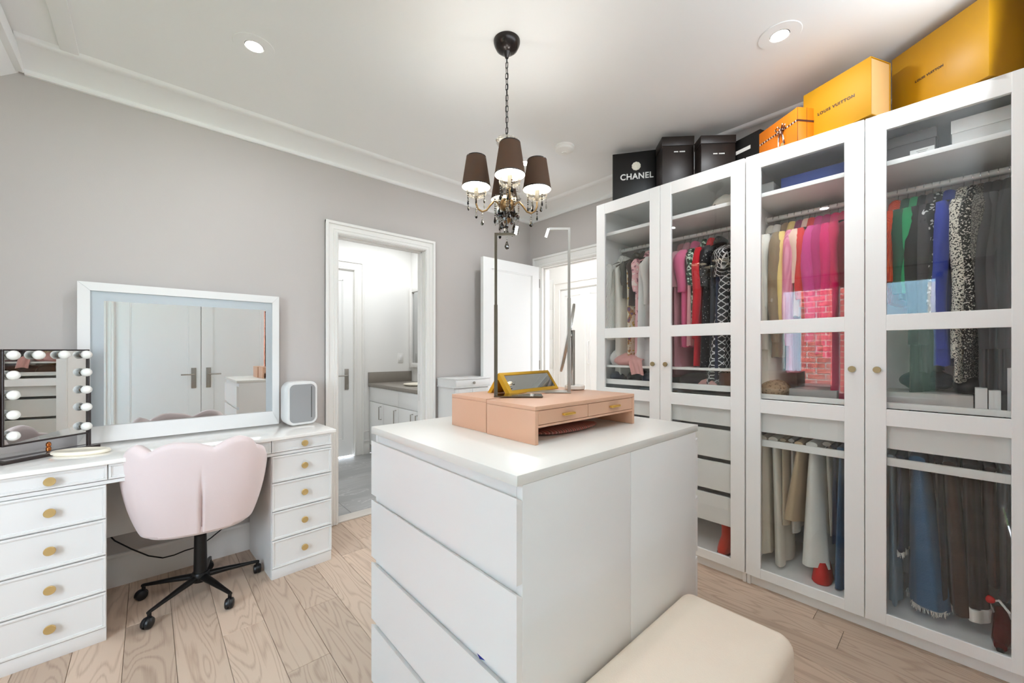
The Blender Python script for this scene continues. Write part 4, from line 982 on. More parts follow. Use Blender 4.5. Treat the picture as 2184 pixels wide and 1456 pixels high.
for z0_, z1_ in ((0.752, 0.953), (0.518, 0.730), (0.284, 0.496), (0.05, 0.262)):
    for s in (0, 1):
        mb = MB()
        a = IX0 if s == 0 else IX1-0.018
        dx = 0.0
        lip = 0.010
        if s == 0:
            mb.prism([(a, z0_), (a+0.018, z0_), (a+0.018, z1_-lip), (a, z1_)], IY1-IY0-0.004, 'y', IY0+0.002)
        else:
            mb.prism([(a, z0_), (a+0.018, z0_), (a+0.018, z1_), (a, z1_-lip)], IY1-IY0-0.004, 'y', IY0+0.002)
        d = build('drawer_front', mb, MALM, r)
build('toe_board', B(((IX0+0.05, IY0+0.022, 0), (IX1-0.05, IY0+0.035, 0.05)), ((IX0+0.04, IY0+0.035, 0), (IX0+0.05, IY1-0.03, 0.05))), MALM, r)
mb = MB(); mb.tube([(0.634, 0.800, 0.508), (0.630, 0.815, 0.510), (0.634, 0.835, 0.507)], [0.002, 0.006, 0.002], 8)
tag(build('cloth_corner', mb, mat('ink_blue_cloth', (30, 36, 130), 0.8)), 'bit of dark blue cloth caught between two island drawers', 'cloth')

# ------------------------------------------------------------------ peach desk organisers
def organiser(label, x0, x1, y0, y1, z0, z1, face):
    r = thing('desk_riser', label, 'riser', ((x0+x1)/2, (y0+y1)/2, z0), group='peach desk risers')
    t = 0.014
    build('top', B(((x0, y0, z1-0.013), (x1, y1, z1)), bev=0.001), PEACH, r)
    for a in (x0, x1-t): build('side', B(((a, y0, z0), (a+t, y1, z1-0.0135)), bev=0.001), PEACH, r)
    build('bottom_rail', B(((x0+t, y0+0.001, 1.056), (x1-t, y1-0.001, 1.063))), PEACH, r)
    bk = (y1-0.008, y1) if face < 0 else (y0, y0+0.008)
    build('back', B(((x0+t, bk[0], z0), (x1-t, bk[1], z1-0.0135))), PEACH, r)
    xs = (x0+t+0.001, x0+t+(x1-x0-2*t)*0.47, x1-t-0.001)
    for a, b2 in ((xs[0], xs[1]-0.001), (xs[1]+0.001, xs[2])):
        f = (y0+0.001, y0+0.013) if face < 0 else (y1-0.013, y1-0.001)
        mb = MB(); mb.box((a, f[0], 1.0645), (b2, f[1], z1-0.0145), 0.0008, 1)
        mb.box((a+0.006, min(f[0]+0.012, y0+0.02), 1.066), (b2-0.006, y1-0.03, z1-0.03))
        d = build('drawer', mb, PEACH, r)
        hx = (a+b2)/2+0.012; hy = y0 if face < 0 else y1
        s = -1 if face < 0 else 1
        mb = MB(); mb.box((hx-0.028, hy, 1.083), (hx+0.028, hy+s*0.014, 1.091), 0.003, 2); build('handle', mb, mat_b('gilt', (222, 178, 84)), d)
    return r
def mat_b(n, c): return MATS.get(n) or mat(n, c, 0.3, 0.7)
organiser('front peach lacquered riser with two drawers facing the bench', 0.862, 1.415, 0.850, 1.084, IZ+0.0005, 1.122, -1)
organiser('rear peach lacquered riser, standing against the back of the front one', 0.868, 1.415, 1.094, 1.306, IZ+0.0005, 1.124, 1)
heap('folded_cloth', 'dusky pink striped cloth under the front peach riser', 'cloth', (1.12, 0.94, IZ+0.0005), 0.16, 0.05, 0.012, ramp_mat('dusky_stripes', 'wave', 14, [(0, (150, 84, 76)), (0.4, (196, 152, 138)), (0.7, (120, 78, 70))], 0.7, 0.1), 2, 0.1)

# ------------------------------------------------------------------ display things on the risers
Rv = Vector((math.sin(math.radians(47.9)), -math.cos(math.radians(47.9)), 0)); Fv = Vector((math.cos(math.radians(47.9)), math.sin(math.radians(47.9)), 0))
def light_stand(label, foot, ztop, zjoin, arm, m, tipd, zb, plate_s):
    r = thing('display_stand', label, 'stand', (foot[0], foot[1], zb), group='slim metal stands on the peach risers')
    f = Vector((foot[0], foot[1], zb))
    mb = MB(); p0 = f + Rv*(-0.008*plate_s); p1 = f + Rv*(0.17*plate_s)
    c = (p0+p1)/2; rot = Matrix.Rotation(math.radians(47.9-90), 4, 'Z').to_3x3()
    mb.box((c.x-0.088, c.y-0.01, zb), (c.x+0.088, c.y+0.085, zb+0.004), 0.001, 1, rot=rot, piv=(c.x, c.y, zb))
    build('base_plate', mb, m, r)
    def sq(a, b2, hw):
        d = (b2-a).normalized(); up = Vector((0, 0, 1)) if abs(d.z) < 0.9 else Fv
        s = d.cross(up).normalized(); u = s.cross(d)
        mb = MB(); mb.rings([[p+s*i*hw+u*j*hw for i, j in ((-1, -1), (1, -1), (1, 1), (-1, 1))] for p in (a, b2)]); return mb
    zj = Vector((f.x, f.y, zjoin)); zt_ = Vector((f.x, f.y, ztop))
    build('lower_pole', sq(f+Vector((0, 0, 0.004)), zj, 0.0062), m, r)
    build('upper_pole', sq(zj, zt_, 0.0048), m, r)
    e = zt_ + Rv*arm
    build('arm', sq(zt_-Rv*math.copysign(0.0048, arm), e, 0.0045), m, r)
    t2 = e + Rv*tipd[0] + Vector((0, 0, tipd[1]))
    build('tip', sq(e, t2, 0.005), LED, r)
    return r
light_stand('left slim bronze-toned metal stand, arm bent towards the right', (0.925, 1.110), 1.708, 1.455, 0.070, CHROMED, (0.006, 0.028), 1.1245, 1)
light_stand('right slim silver metal stand, arm bent towards the left', (1.242, 1.036), 1.775, 1.50, -0.082, STEEL, (-0.010, -0.032), 1.1225, -1)
# gold inverted-V mirror
r = thing('tent_mirror', 'gold inverted-V stand with a mirror panel on its sloping front', 'mirror', (1.012, 1.135, 1.1245), yaw=math.radians(7)); ORG[r.name] = Vector((0, 0, 0))
W_, D_, H_, T_ = 0.325, 0.115, 0.078, 0.014
hf = D_/2; k_ = T_*1.35
mb = MB(); mb.rings([[Vector((x, y, z)) for y, z in ((0, 0.0), (hf, H_), (D_, 0.0), (D_-k_, 0.0), (hf, H_-k_*1.25), (k_, 0.0))] for x in (0, W_)])
build('body', mb, GOLDY, r, world=False, smooth=0)
nrm = Vector((0, -H_, hf)).normalized(); sl = Vector((0, hf, H_)).normalized(); Ls = math.hypot(hf, H_)
def on(u, v, o): p = Vector((u, 0, 0)) + sl*v + nrm*o; return p
mb = MB(); mb.rings([[on(u, v, o) for u, v in ((0.024, 0.016), (W_-0.016, 0.016), (W_-0.016, Ls-0.014), (0.024, Ls-0.014))] for o in (0.0002, 0.0014)])
build('mirror_panel', mb, MIRROR, r, world=False, smooth=0)
for a, b2, c, d in ((0, W_, 0, 0.014), (0, W_, Ls-0.012, Ls), (0, 0.022, 0.014, Ls-0.012), (W_-0.014, W_, 0.014, Ls-0.012)):
    mb = MB(); mb.rings([[on(u, v, o) for u, v in ((a, c), (b2, c), (b2, d), (a, d))] for o in (0, 0.003)]); build('rim', mb, GOLDY, r, world=False, smooth=0)
# round table mirror, seen almost edge-on
r = thing('round_table_mirror', 'round silver table mirror on a white disc base, tilted and seen edge-on', 'mirror', (1.372, 1.112, 1.1245))
c0 = Vector((1.372, 1.112, 1.1245))
mb = MB(); mb.lathe([(0.040, 0), (0.043, 0.003), (0.043, 0.015), (0.040, 0.018), (0.0, 0.018)], c0, 36); build('base', mb, mat('white_marble_disc', (226, 220, 210), 0.25, vary=0.05, vscale=30), r)
pt = c0 - Rv*0.008
mb = MB(); mb.tube([pt+Vector((0, 0, 0.018)), pt+Vector((0, 0, 0.255))], 0.0085, 14); build('pole', mb, STEEL, r)
mc = c0 - Rv*0.032 + Vector((0, 0, 0.222))
nv = (Rv*math.cos(math.radians(11)) - Vector((0, 0, 1))*math.sin(math.radians(11))); nv = (nv*math.cos(math.radians(6)) - Fv*math.sin(math.radians(6))).normalized()
M_ = nv.to_track_quat('Z', 'Y').to_matrix()
def disc(rad, h0, h1, m, nm):
    mb = MB(); mb.lathe([(0, h0), (rad-0.003, h0), (rad, h0+0.001), (rad, h1-0.001), (rad-0.003, h1), (0, h1)], (0, 0, 0), 56)
    for v in mb.bm.verts: v.co = M_ @ v.co + mc
    return build(nm, mb, m, r)
disc(0.150, -0.005, 0.005, STEEL, 'frame'); disc(0.143, 0.0051, 0.0065, MIRRORG, 'glass'); disc(0.143, -0.0065, -0.0051, MIRRORG, 'glass')
mb = MB(); mb.tube([mc, pt+Vector((0, 0, 0.235))], 0.007, 10); build('pivot', mb, STEEL, r)

# ================================================================== bench
r = thing('bench', 'cream fabric upholstered bench pushed against the island side', 'bench', (0.97, 0.50, 0))
def rounded_slab(x0, x1, y0, y1, z0, z1, rc, re, n=8, crown=0.0, wob=0.0, nx=1):
    """block with rounded plan corners rc and rounded top edge re"""
    def outline(ins):
        pts = []; rr = max(0.002, rc-ins)
        for cx_, cy_, a0 in ((x1-rc, y1-rc, 0), (x0+rc, y1-rc, 90), (x0+rc, y0+rc, 180), (x1-rc, y0+rc, 270)):
            for k in range(n+1):
                a = math.radians(a0+90*k/n); pts.append((cx_+rr*math.cos(a), cy_+rr*math.sin(a)))
        return pts
    lv = [(0.012, z0), (0, z0+0.012)] + [(0, z1-re)] + [(re*(1-math.cos(math.radians(a))), z1-re+re*math.sin(math.radians(a))) for a in (20, 40, 60, 75, 90)]
    rings = [[Vector((x+wob*math.sin(40*y+11*z), y+wob*math.sin(37*x+9*z), z)) for x, y in outline(i)] for i, z in lv]
    last = rings[-1]; cx_ = (x0+x1)/2; cy_ = (y0+y1)/2
    for t in (0.8, 0.55, 0.3, 0.08):
        rings.append([Vector((cx_+(p.x-cx_)*t, cy_+(p.y-cy_)*t, z1+crown*(1-t*t))) for p in last])
    mb = MB(); mb.rings(rings); return mb
build('seat_cushion', rounded_slab(0.32, 1.462, 0.325, 0.668, 0.10, 0.425, 0.045, 0.035, crown=0.012, wob=0.0015), CREAM, r, smooth=60)
build('base', rounded_slab(0.335, 1.447, 0.34, 0.655, 0.03, 0.105, 0.04, 0.01), CREAM, r, smooth=60)
for x in (0.40, 1.38):
    for y in (0.40, 0.60):
        mb = MB(); mb.lathe([(0.018, 0), (0.022, 0.035)], (x, y, 0), 14); build('leg', mb, BLACKP, r)

# ================================================================== vanity desk
VY = math.radians(3.14)
r = thing('vanity_desk', 'white kneehole vanity desk with brass round knobs under the large mirror', 'desk', (0.187, 2.560, 0), yaw=VY); ORG[r.name] = Vector((0, 0, 0))
DP = 0.495
build('desktop', B(((-0.676, -0.016, 0.786), (0.676, DP, 0.805)), bev=0.0015), GLOSSTOP, r, world=False)
build('apron', B(((-0.656, 0.014, 0.697), (0.656, DP-0.004, 0.7855)), ((-0.656, 0.002, 0.697), (0.656, 0.014, 0.712))), LACQ, r, world=False)
build('side_panel', B(((-0.655, 0.014, 0), (-0.640, DP-0.004, 0.696)), bev=0.001), LACQ, r, world=False)
for nm_, a, b2 in (('left', -0.640, -0.326), ('right', 0.326, 0.655)):
    build('pedestal', B(((a, 0.014, 0.0), (b2, DP-0.004, 0.6965))), LACQ, r, world=False)
    build('plinth', B(((a+0.001, 0.003, 0.0), (b2-0.001, 0.014, 0.058)), bev=0.001), LACQ, r, world=False)
build('back_panel', B(((-0.326, DP-0.02, 0.30), (0.326, DP-0.004, 0.697))), LACQ, r, world=False)
def beaded(a, b2, z0, z1, kx=None):
    mb = MB(); w_ = 0.009
    mb.box((a, 0.002, z0), (b2, 0.014, z1), 0.0008, 1)
    for u0, u1, v0, v1 in ((a, b2, z0, z0+w_), (a, b2, z1-w_, z1), (a, a+w_, z0+w_, z1-w_), (b2-w_, b2, z0+w_, z1-w_)):
        mb.box((u0, -0.004, v0), (u1, 0.004, v1), 0.0012, 1)
    for u0, u1, v0, v1 in ((a+w_, b2-w_, z0+w_, z0+w_+0.004), (a+w_, b2-w_, z1-w_-0.004, z1-w_), (a+w_, a+w_+0.004, z0+w_, z1-w_), (b2-w_-0.004, b2-w_, z0+w_, z1-w_)):
        mb.box((u0, -0.001, v0), (u1, 0.004, v1), 0.0008, 1)
    d = build('drawer', mb, LACQ, r, world=False)
    if kx is not None:
        mb = MB(); R0 = 0.018; zc = (z0+z1)/2
        mb.lathe([(0.007, 0.002), (0.007, -0.014), (R0*0.93, -0.015), (R0, -0.018), (R0, -0.024), (R0*0.92, -0.026), (R0*0.6, -0.0255), (0.0, -0.0255)], (kx, 0, zc), 28, axis='y')
        build('knob', mb, BRASS, d, world=False)
KL, KR = -0.492, 0.494
for a, b2, k in ((-0.652, -0.324, KL), (-0.320, 0.322, None), (0.326, 0.652, KR)): beaded(a, b2, 0.716, 0.7835, k)
for z0_, z1_ in ((0.547, 0.693), (0.385, 0.541), (0.223, 0.379), (0.062, 0.217)):
    beaded(-0.654, -0.328, z0_, z1_, KL); beaded(0.328, 0.654, z0_, z1_, KR)

# large framed mirror standing at the back of the desk
r = thing('vanity_mirror', 'large white framed mirror with grey frosted border, standing on the vanity desk', 'mirror', (0.187, 3.045, 0.806))
mx0, mx1, mz0, mz1 = -0.272, 0.646, 0.806, 1.650; fy, by = 3.030, 3.055
sw_, tw_, bw_ = 0.046, 0.044, 0.086
mb = MB()
mb.rings([[Vector((x, y, z)) for x, z in ((mx0, mz0), (mx0+sw_, mz0+bw_), (mx0+sw_, mz1-tw_), (mx0, mz1))] for y in (fy, by)])
build('frame_side', mb, LACQ, r, smooth=0)
mb = MB(); mb.rings([[Vector((x, y, z)) for x, z in ((mx1, mz0), (mx1-sw_+0.006, mz0+bw_), (mx1-sw_+0.006, mz1-tw_), (mx1, mz1))] for y in (fy, by)]); build('frame_side', mb, LACQ, r, smooth=0)
mb = MB(); mb.rings([[Vector((x, y, z)) for x, z in ((mx0+0.0008, mz1), (mx0+sw_+0.0008, mz1-tw_), (mx1-sw_+0.0052, mz1-tw_), (mx1-0.0008, mz1))] for y in (fy, by)]); build('frame_top', mb, LACQ, r, smooth=0)
mb = MB(); mb.rings([[Vector((x, y, z)) for x, z in ((mx0+0.0008, mz0), (mx0+sw_+0.0008, mz0+bw_), (mx1-sw_+0.0052, mz0+bw_), (mx1-0.0008, mz0))] for y in (fy-0.004, by)]); build('frame_base', mb, LACQ, r, smooth=0)
build('back_board', B(((mx0+0.004, by, mz0+0.004), (mx1-0.004, by+0.01, mz1-0.004))), LACQ, r)
gx0, gx1, gz0, gz1 = mx0+sw_, mx1-sw_+0.006, mz0+bw_, mz1-tw_
build('mirror_glass', B(((gx0, fy+0.012, gz0), (gx1, fy+0.016, gz1))), MIRROR, r)
fb = 0.050
for a, b2, c, d in ((gx0, gx0+fb, gz0, gz1), (gx1-0.034, gx1, gz0, gz1), (gx0+fb, gx1-0.034, gz1-fb, gz1)):
    build('frosted_border', B(((a, fy+0.0112, c), (b2, fy+0.0119, d))), FROST, r)

# rounded square cosmetic mirror box
r = thing('cosmetic_case', 'white rounded-square cosmetic case with mirrored door at the right end of the desk', 'case', (0.742, 2.930, 0.8055), yaw=math.radians(7)); ORG[r.name] = Vector((0, 0, 0))
def rsq(hw, hh, rc, n=8):
    pts = []
    for cx_, cz_, a0 in ((hw-rc, hh-rc, 0), (-hw+rc, hh-rc, 90), (-hw+rc, -hh+rc, 180), (hw-rc, -hh+rc, 270)):
        for k in range(n+1):
            a = math.radians(a0+90*k/n); pts.append((cx_+rc*math.cos(a), cz_+rc*math.sin(a)))
    return pts
hz = 0.142
mb = MB(); rg = []
for y, sx, sz, rc in ((-0.060, 0.080, 0.124, 0.032), (-0.060, 0.090, 0.136, 0.040), (-0.052, 0.095, 0.1415, 0.044), (-0.01, 0.097, 0.1418, 0.05), (0.05, 0.094, 0.1418, 0.055), (0.075, 0.082, 0.128, 0.05), (0.080, 0.06, 0.10, 0.04)):
    rg.append([Vector((u, y, v+hz)) for u, v in rsq(sx, sz, rc)])
mb.rings(rg); build('shell', mb, LACQ, r, world=False, smooth=50)
mb = MB(); mb.rings([[Vector((u, y, v+hz)) for u, v in rsq(0.080*s, 0.124*s, 0.032)] for y, s in ((-0.0603, 1.0), (-0.0625, 0.99), (-0.0625, 0.96))], cap0=False); build('door_rim', mb, mat('grey_gasket', (150, 150, 150), 0.4), r, world=False)
mb = MB(); mb.rings([[Vector((u, y, v+hz)) for u, v in rsq(0.0765, 0.120, 0.030)] for y in (-0.0602, -0.0618)]); build('mirror_door', mb, MIRRORG, r, world=False)
build('door_edge', B(((0.052, -0.064, 0.045), (0.056, -0.0612, 0.250))), mat_g('dark_gap', (70, 70, 70)) if False else mat('dark_gap', (78, 78, 78), 0.5), r, world=False)

# tabletop mirror with bulbs
r = thing('bulb_mirror', 'black framed tabletop make-up mirror ringed with white bulbs on the desk', 'mirror', (-0.470, 2.750, 0.8055), yaw=math.radians(37)); ORG[r.name] = Vector((0, 0, 0))
Wm, z0_, z1_ = 0.308, 0.070, 0.4915
mb = MB(); f = 0.007
for a, b2, c, d in ((0, Wm, z1_-f, z1_), (0, Wm, z0_, z0_+f), (0, f, z0_+f, z1_-f), (Wm-f, Wm, z0_+f, z1_-f)): mb.box((a, -0.008, c), (b2, 0.022, d), 0.0012, 1)
mb.box((f, 0.010, z0_+f), (Wm-f, 0.021, z1_-f))
build('frame', mb, DBROWN, r, world=False)
build('mirror_glass', B(((f, 0.0, z0_+f), (Wm-f, 0.004, z1_-f))), MIRROR, r, world=False)
def vb(x, z):
    mb = MB(); mb.lathe([(0.010, 0.0), (0.010, -0.006), (0.016, -0.010), (0.0205, -0.020), (0.0205, -0.028), (0.016, -0.038), (0.008, -0.0435), (0.0, -0.045)], (x, 0, z), 20, axis='y')
    b_ = build('bulb', mb, VBULB, r, world=False, smooth=60)
    mb = MB(); mb.lathe([(0.0125, 0.0), (0.0125, -0.0065), (0.010, -0.0075)], (x, 0, z), 18, axis='y'); build('socket', mb, CHROMED, b_, world=False)
for k, x in enumerate((0.026, 0.108, 0.198, Wm-0.024)): vb(x, z1_-0.026)
for z in (0.378, 0.292, 0.206, 0.110): vb(Wm-0.024, z)
for z in (0.378, 0.292, 0.206, 0.115): vb(0.026, z)
for xa_ in (Wm+0.0005, -0.013):
    mb = MB(); mb.box((xa_, 0.002, 0.004), (xa_+0.0125, 0.020, 0.30), 0.002, 1); build('side_post', mb, DBROWN, r, world=False)
mb = MB(); mb.rings([[Vector((x, y, z)) for x, y in ((-0.02, -0.045), (Wm+0.02, -0.045), (Wm+0.005, 0.03), (-0.02, 0.07))] for z in (0, 0.012)]); build('base', mb, DBROWN, r, world=False)
mb = MB(); mb.rings([[Vector((x, y, z)) for x, y in ((-0.005, -0.032), (Wm, -0.032), (Wm-0.01, 0.0), (-0.005, 0.0))] for z in (0.0121, 0.014)]); build('base_mirror', mb, MIRRORG, r, world=False)
mb = MB(); mb.lathe([(0.006, 0.016), (0.009, 0.020), (0.009, 0.034), (0.006, 0.038), (0.009, 0.042), (0.009, 0.054), (0.004, 0.060)], (0.155, 0.0, 0.0), 16); build('pivot', mb, mat('copper', (176, 104, 52), 0.25, 0.9), r, world=False)

mb = MB(); N_ = 40
rr = [(0.88, 0.0), (1.0, 0.007), (1.0, 0.013), (0.95, 0.0185), (0.86, 0.020), (0.78, 0.016), (0.5, 0.013), (0.05, 0.0125)]
a_ = math.radians(-30)
mb.rings([[Vector((-0.236+(0.115*q*math.cos(t))*math.cos(a_)-(0.058*q*math.sin(t))*math.sin(a_), 2.772+(0.115*q*math.cos(t))*math.sin(a_)+(0.058*q*math.sin(t))*math.cos(a_), 0.8055+z)) for t in [2*PI*k/N_ for k in range(N_)]] for q, z in rr])
tag(build('trinket_dish', mb, CERAM, None, smooth=60), 'cream oval ceramic dish on the vanity desk before the bulb mirror', 'dish')
mb = MB(); mb.tube([(-0.150, 3.075, 0.37), (-0.10, 3.045, 0.352), (-0.06, 3.04, 0.325), (-0.03, 3.04, 0.31), (0.05, 3.04, 0.30), (0.2, 3.05, 0.31), (0.40, 3.06, 0.33)], 0.0045, 8)
tag(build('power_cable', mb, BLACKP), 'short black cable high under the desk, passing behind the chair', 'cable')
mb = MB(); mb.tube([(-0.155, 3.07, 0.29), (-0.135, 3.05, 0.265), (-0.07, 3.035, 0.205), (0.0, 3.03, 0.145), (0.06, 3.03, 0.113), (0.11, 3.03, 0.112), (0.16, 3.03, 0.122), (0.22, 3.03, 0.124), (0.28, 3.035, 0.155), (0.34, 3.04, 0.195), (0.42, 3.05, 0.235), (0.46, 3.055, 0.27), (0.50, 3.065, 0.33)], 0.0036, 8)
tag(build('power_cable', mb, BLACKP), 'long black cable sagging under the desk behind the chair column', 'cable')

# ================================================================== chair
r = thing('vanity_chair', 'pale pink velvet shell chair on a black five-star base with castors', 'chair', (0.205, 2.700, 0), yaw=math.radians(-9)); ORG[r.name] = Vector((0, 0, 0))
ths = [-104+2*i for i in range(105)]; ths = [t for t in ths if abs(t-3) > 3] + [0.2, 1.2, 1.9, 2.4, 2.8, 3.0, 3.2, 3.6, 4.1, 4.8, 5.8]; ths = sorted(set(t for t in ths if t <= 104))
def shell_pt(th, v, inn):
    t = math.radians(th); s, c = math.sin(t), math.cos(t)
    zt_ = 0.808 + 0.040*(abs(math.cos(math.radians((th+10)*180/42.0)))**0.9)
    if abs(th) > 46: zt_ -= 0.24*((abs(th)-46)/58)**1.15
    zb_ = 0.405
    z = zb_ + (zt_-zb_)*v
    tp = min(1, max(0, (z-0.40)/0.44))
    bulge = math.sin(PI*min(1, tp*1.0))*0.018
    rx = 0.232 + 0.076*tp**0.75 + bulge; ry = 0.225 + 0.075*tp + bulge
    x = rx*math.copysign(abs(s)**0.82, s); y = -ry*math.copysign(abs(c)**0.72, c) + 0.0
    if v < 0.0: pass
    if inn: x *= 1-0.052/rx; y *= 1-0.052/ry
    elif z < 0.66:
        g = math.exp(-((th-3)/0.8)**2)*min(1, (0.66-z)/0.04)*0.022; y += g
        pu = math.exp(-((abs(th-3)-2.2)/1.6)**2)*0.004; y -= pu*min(1, (0.66-z)/0.04)
    return Vector((x, y, z))
def shell_loop(th):
    pts = [shell_pt(th, v, False) for v in (0.0, 0.03, 0.08, 0.16, 0.28, 0.42, 0.56, 0.70, 0.82, 0.91, 0.965)]
    a, b2 = shell_pt(th, 0.995, False), shell_pt(th, 0.995, True)
    m_ = (a+b2)/2
    pts += [a.lerp(b2, 0.10)+Vector((0, 0, 0.010)), m_+Vector((0, 0, 0.017)), a.lerp(b2, 0.90)+Vector((0, 0, 0.010))]
    pts += [shell_pt(th, v, True) for v in (0.965, 0.85, 0.6, 0.3, 0.1)]
    q = shell_pt(th, 0.0, True); pts.append(q)
    return pts
mb = MB(); mb.rings([shell_loop(t) for t in ths]); build('shell', mb, PINKV, r, world=False, smooth=70)
def sup(rx, ry, z, n=48, e=0.8, yo=0): return [Vector((rx*math.copysign(abs(math.cos(2*PI*k/n))**e, math.cos(2*PI*k/n)), yo+ry*math.copysign(abs(math.sin(2*PI*k/n))**e, math.sin(2*PI*k/n)), z)) for k in range(n)]
mb = MB(); mb.rings([sup(0.05, 0.05, 0.372), sup(0.15, 0.14, 0.374), sup(0.215, 0.20, 0.386), sup(0.236, 0.222, 0.405), sup(0.236, 0.222, 0.43), sup(0.20, 0.19, 0.432)]); build('seat_base', mb, PINKV, r, world=False, smooth=60)
mb = MB(); mb.rings([sup(0.19, 0.20, 0.433, yo=0.02), sup(0.215, 0.225, 0.445, yo=0.02), sup(0.218, 0.228, 0.48, yo=0.02), sup(0.20, 0.21, 0.503, yo=0.02), sup(0.12, 0.13, 0.512, yo=0.02), sup(0.02, 0.02, 0.514, yo=0.02)]); build('seat_cushion', mb, PINKV, r, world=False, smooth=60)
mb = MB(); mb.lathe([(0.036, 0.085), (0.034, 0.10), (0.030, 0.12), (0.027, 0.315), (0.020, 0.318)], (0, 0, 0), 28); build('gas_lift', mb, BLACKM, r, world=False)
mb = MB(); mb.lathe([(0.014, 0.30), (0.014, 0.374)], (0, 0, 0), 20); build('piston', mb, CHROME, r, world=False)
star = mb = MB(); mb.lathe([(0.0, 0.070), (0.036, 0.072), (0.042, 0.085), (0.042, 0.105), (0.036, 0.118), (0.0, 0.118)], (0, 0, 0), 28); hub = build('base_hub', mb, BLACKM, r, world=False)
for k in range(5):
    a = math.radians(148+9+72*k); d = Vector((math.cos(a), math.sin(a), 0)); s = Vector((-d.y, d.x, 0))
    mb = MB(); rg = []
    for t, w_, h_, z in ((0.028, 0.021, 0.016, 0.096), (0.12, 0.017, 0.0125, 0.088), (0.20, 0.0125, 0.0095, 0.079), (0.262, 0.009, 0.008, 0.072), (0.272, 0.008, 0.007, 0.070)):
        p = d*t + Vector((0, 0, z)); rg.append([p+s*w_*math.cos(q)*1.0+Vector((0, 0, 1))*h_*math.sin(q) for q in [2*PI*j/12 for j in range(12)]])
    mb.rings(rg); lg = build('leg', mb, BLACKM, r, world=False, smooth=50)
    tip = d*0.264
    mb = MB(); mb.tube([tip+Vector((0, 0, 0.075)), tip+Vector((0, 0, 0.048))], 0.0085, 12); build('stem', mb, BLACKM, lg, world=False)
    ca = a + (0.9, 0.2, -0.7, 1.4, 2.2)[k]; cd = Vector((math.cos(ca), math.sin(ca), 0)); c_ = tip + cd*0.010 + Vector((0, 0, 0.0262))
    ax_ = Vector((-cd.y, cd.x, 0)); Q = ax_.to_track_quat('Z', 'Y').to_matrix()
    mb = MB()
    for o_ in (-1, 1):
        m2_ = MB(); m2_.lathe([(0.0, o_*0.020), (0.016, o_*0.0195), (0.023, o_*0.016), (0.026, o_*0.010), (0.026, o_*0.004), (0.020, o_*0.003), (0.0, o_*0.003)], (0, 0, 0), 26)
        for v in m2_.bm.verts: v.co = Q @ v.co + c_
        me_t = bpy.data.meshes.new('t'); m2_.bm.to_mesh(me_t); mb.bm.from_mesh(me_t); bpy.data.meshes.remove(me_t)
    build('castor', mb, BLACKP, lg, world=False)
    m2_ = MB(); m2_.lathe([(0.0, -0.0035), (0.029, -0.0035), (0.029, 0.0035), (0.0, 0.0035)], (0, 0, 0), 26)
    for v in m2_.bm.verts:
        p = Q @ v.co; p.z = max(p.z, -0.004); v.co = p + c_
    build('castor_hood', m2_, BLACKP, lg, world=False)

# ================================================================== small chest behind
r = thing('small_chest', 'small white chest with one shallow top drawer beside the open door', 'chest', (2.085, 2.955, 0))
build('top_box', B(((1.895, 2.812, 0.985), (2.275, 3.080, 1.045))), LACQ, r)
build('lid', B(((1.888, 2.805, 1.0455), (2.280, 3.082, 1.056)), bev=0.002), LACQ, r)
build('moulding', B(((1.888, 2.806, 0.976), (2.280, 3.082, 0.9845)), bev=0.003), LACQ, r)
build('carcass', B(((1.902, 2.832, 0.03), (2.268, 3.080, 0.9755))), LACQ, r)
d = build('drawer', B(((1.905, 2.806, 0.990), (2.265, 2.8115, 1.041)), bev=0.001), LACQ, r)
knob(d, (2.085, 2.806, 1.0155), 0.012, STEEL, (0, -1, 0), ln=0.018)
for a, b2 in ((1.912, 2.083), (2.087, 2.258)):
    mb = MB(); mb.box((a, 2.822, 0.06), (b2, 2.8315, 0.965), 0.001, 1)
    for u0, u1, v0, v1 in ((a, a+0.03, 0.06, 0.965), (b2-0.03, b2, 0.06, 0.965), (a+0.03, b2-0.03, 0.935, 0.965), (a+0.03, b2-0.03, 0.06, 0.10)): mb.box((u0, 2.816, v0), (u1, 2.8225, v1), 0.001, 1)
    build('door', mb, LACQ, r)
for x in (1.92, 2.25):
    for y in (2.85, 3.06): build('foot', B(((x-0.018, y-0.016, 0), (x+0.018, y+0.016, 0.0295))), LACQ, r)

# ================================================================== chandelier
CX, CY = 1.246, 1.415
r = thing('chandelier', 'four-arm crystal chandelier with dark fabric shades hanging on a black chain', 'chandelier', (CX, CY, 2.74))
mb = MB(); mb.lathe([(0.062, 2.74), (0.062, 2.732), (0.059, 2.722), (0.056, 2.716), (0.050, 2.704), (0.036, 2.692), (0.018, 2.686), (0.012, 2.672), (0.007, 2.660), (0.0, 2.658)], (CX, CY, 0), 40); build('canopy', mb, BLKGLOSS, r, smooth=40)
z = 2.668; k = 0
def link(z, k, L_=0.030, wd_=0.0065, th_=0.0016):
    a = 0.3 + k*PI/2 + (0.25 if k % 3 == 0 else 0); d = Vector((math.cos(a), math.sin(a), 0)); pts = []
    for i in range(17):
        q = 2*PI*i/16; u = wd_*math.cos(q); v = math.sin(q); v = (L_/2-wd_)*(1 if v > 0.001 else -1 if v < -0.001 else 0) + wd_*v
        pts.append(Vector((CX, CY, z-L_/2)) + d*u + Vector((0, 0, v)))
    mb = MB(); mb.tube(pts, th_, 6, cap=False); return mb
while z > 2.290:
    build('chain_link', link(z, k), BLACKM, r); z -= 0.0255; k += 1
mb = MB(); mb.tube([(CX+0.004*math.sin(9*t), CY+0.004*math.cos(8*t), 2.67-0.40*t) for t in [i/14 for i in range(15)]], 0.0016, 6); build('cord', mb, BLACKP, r)
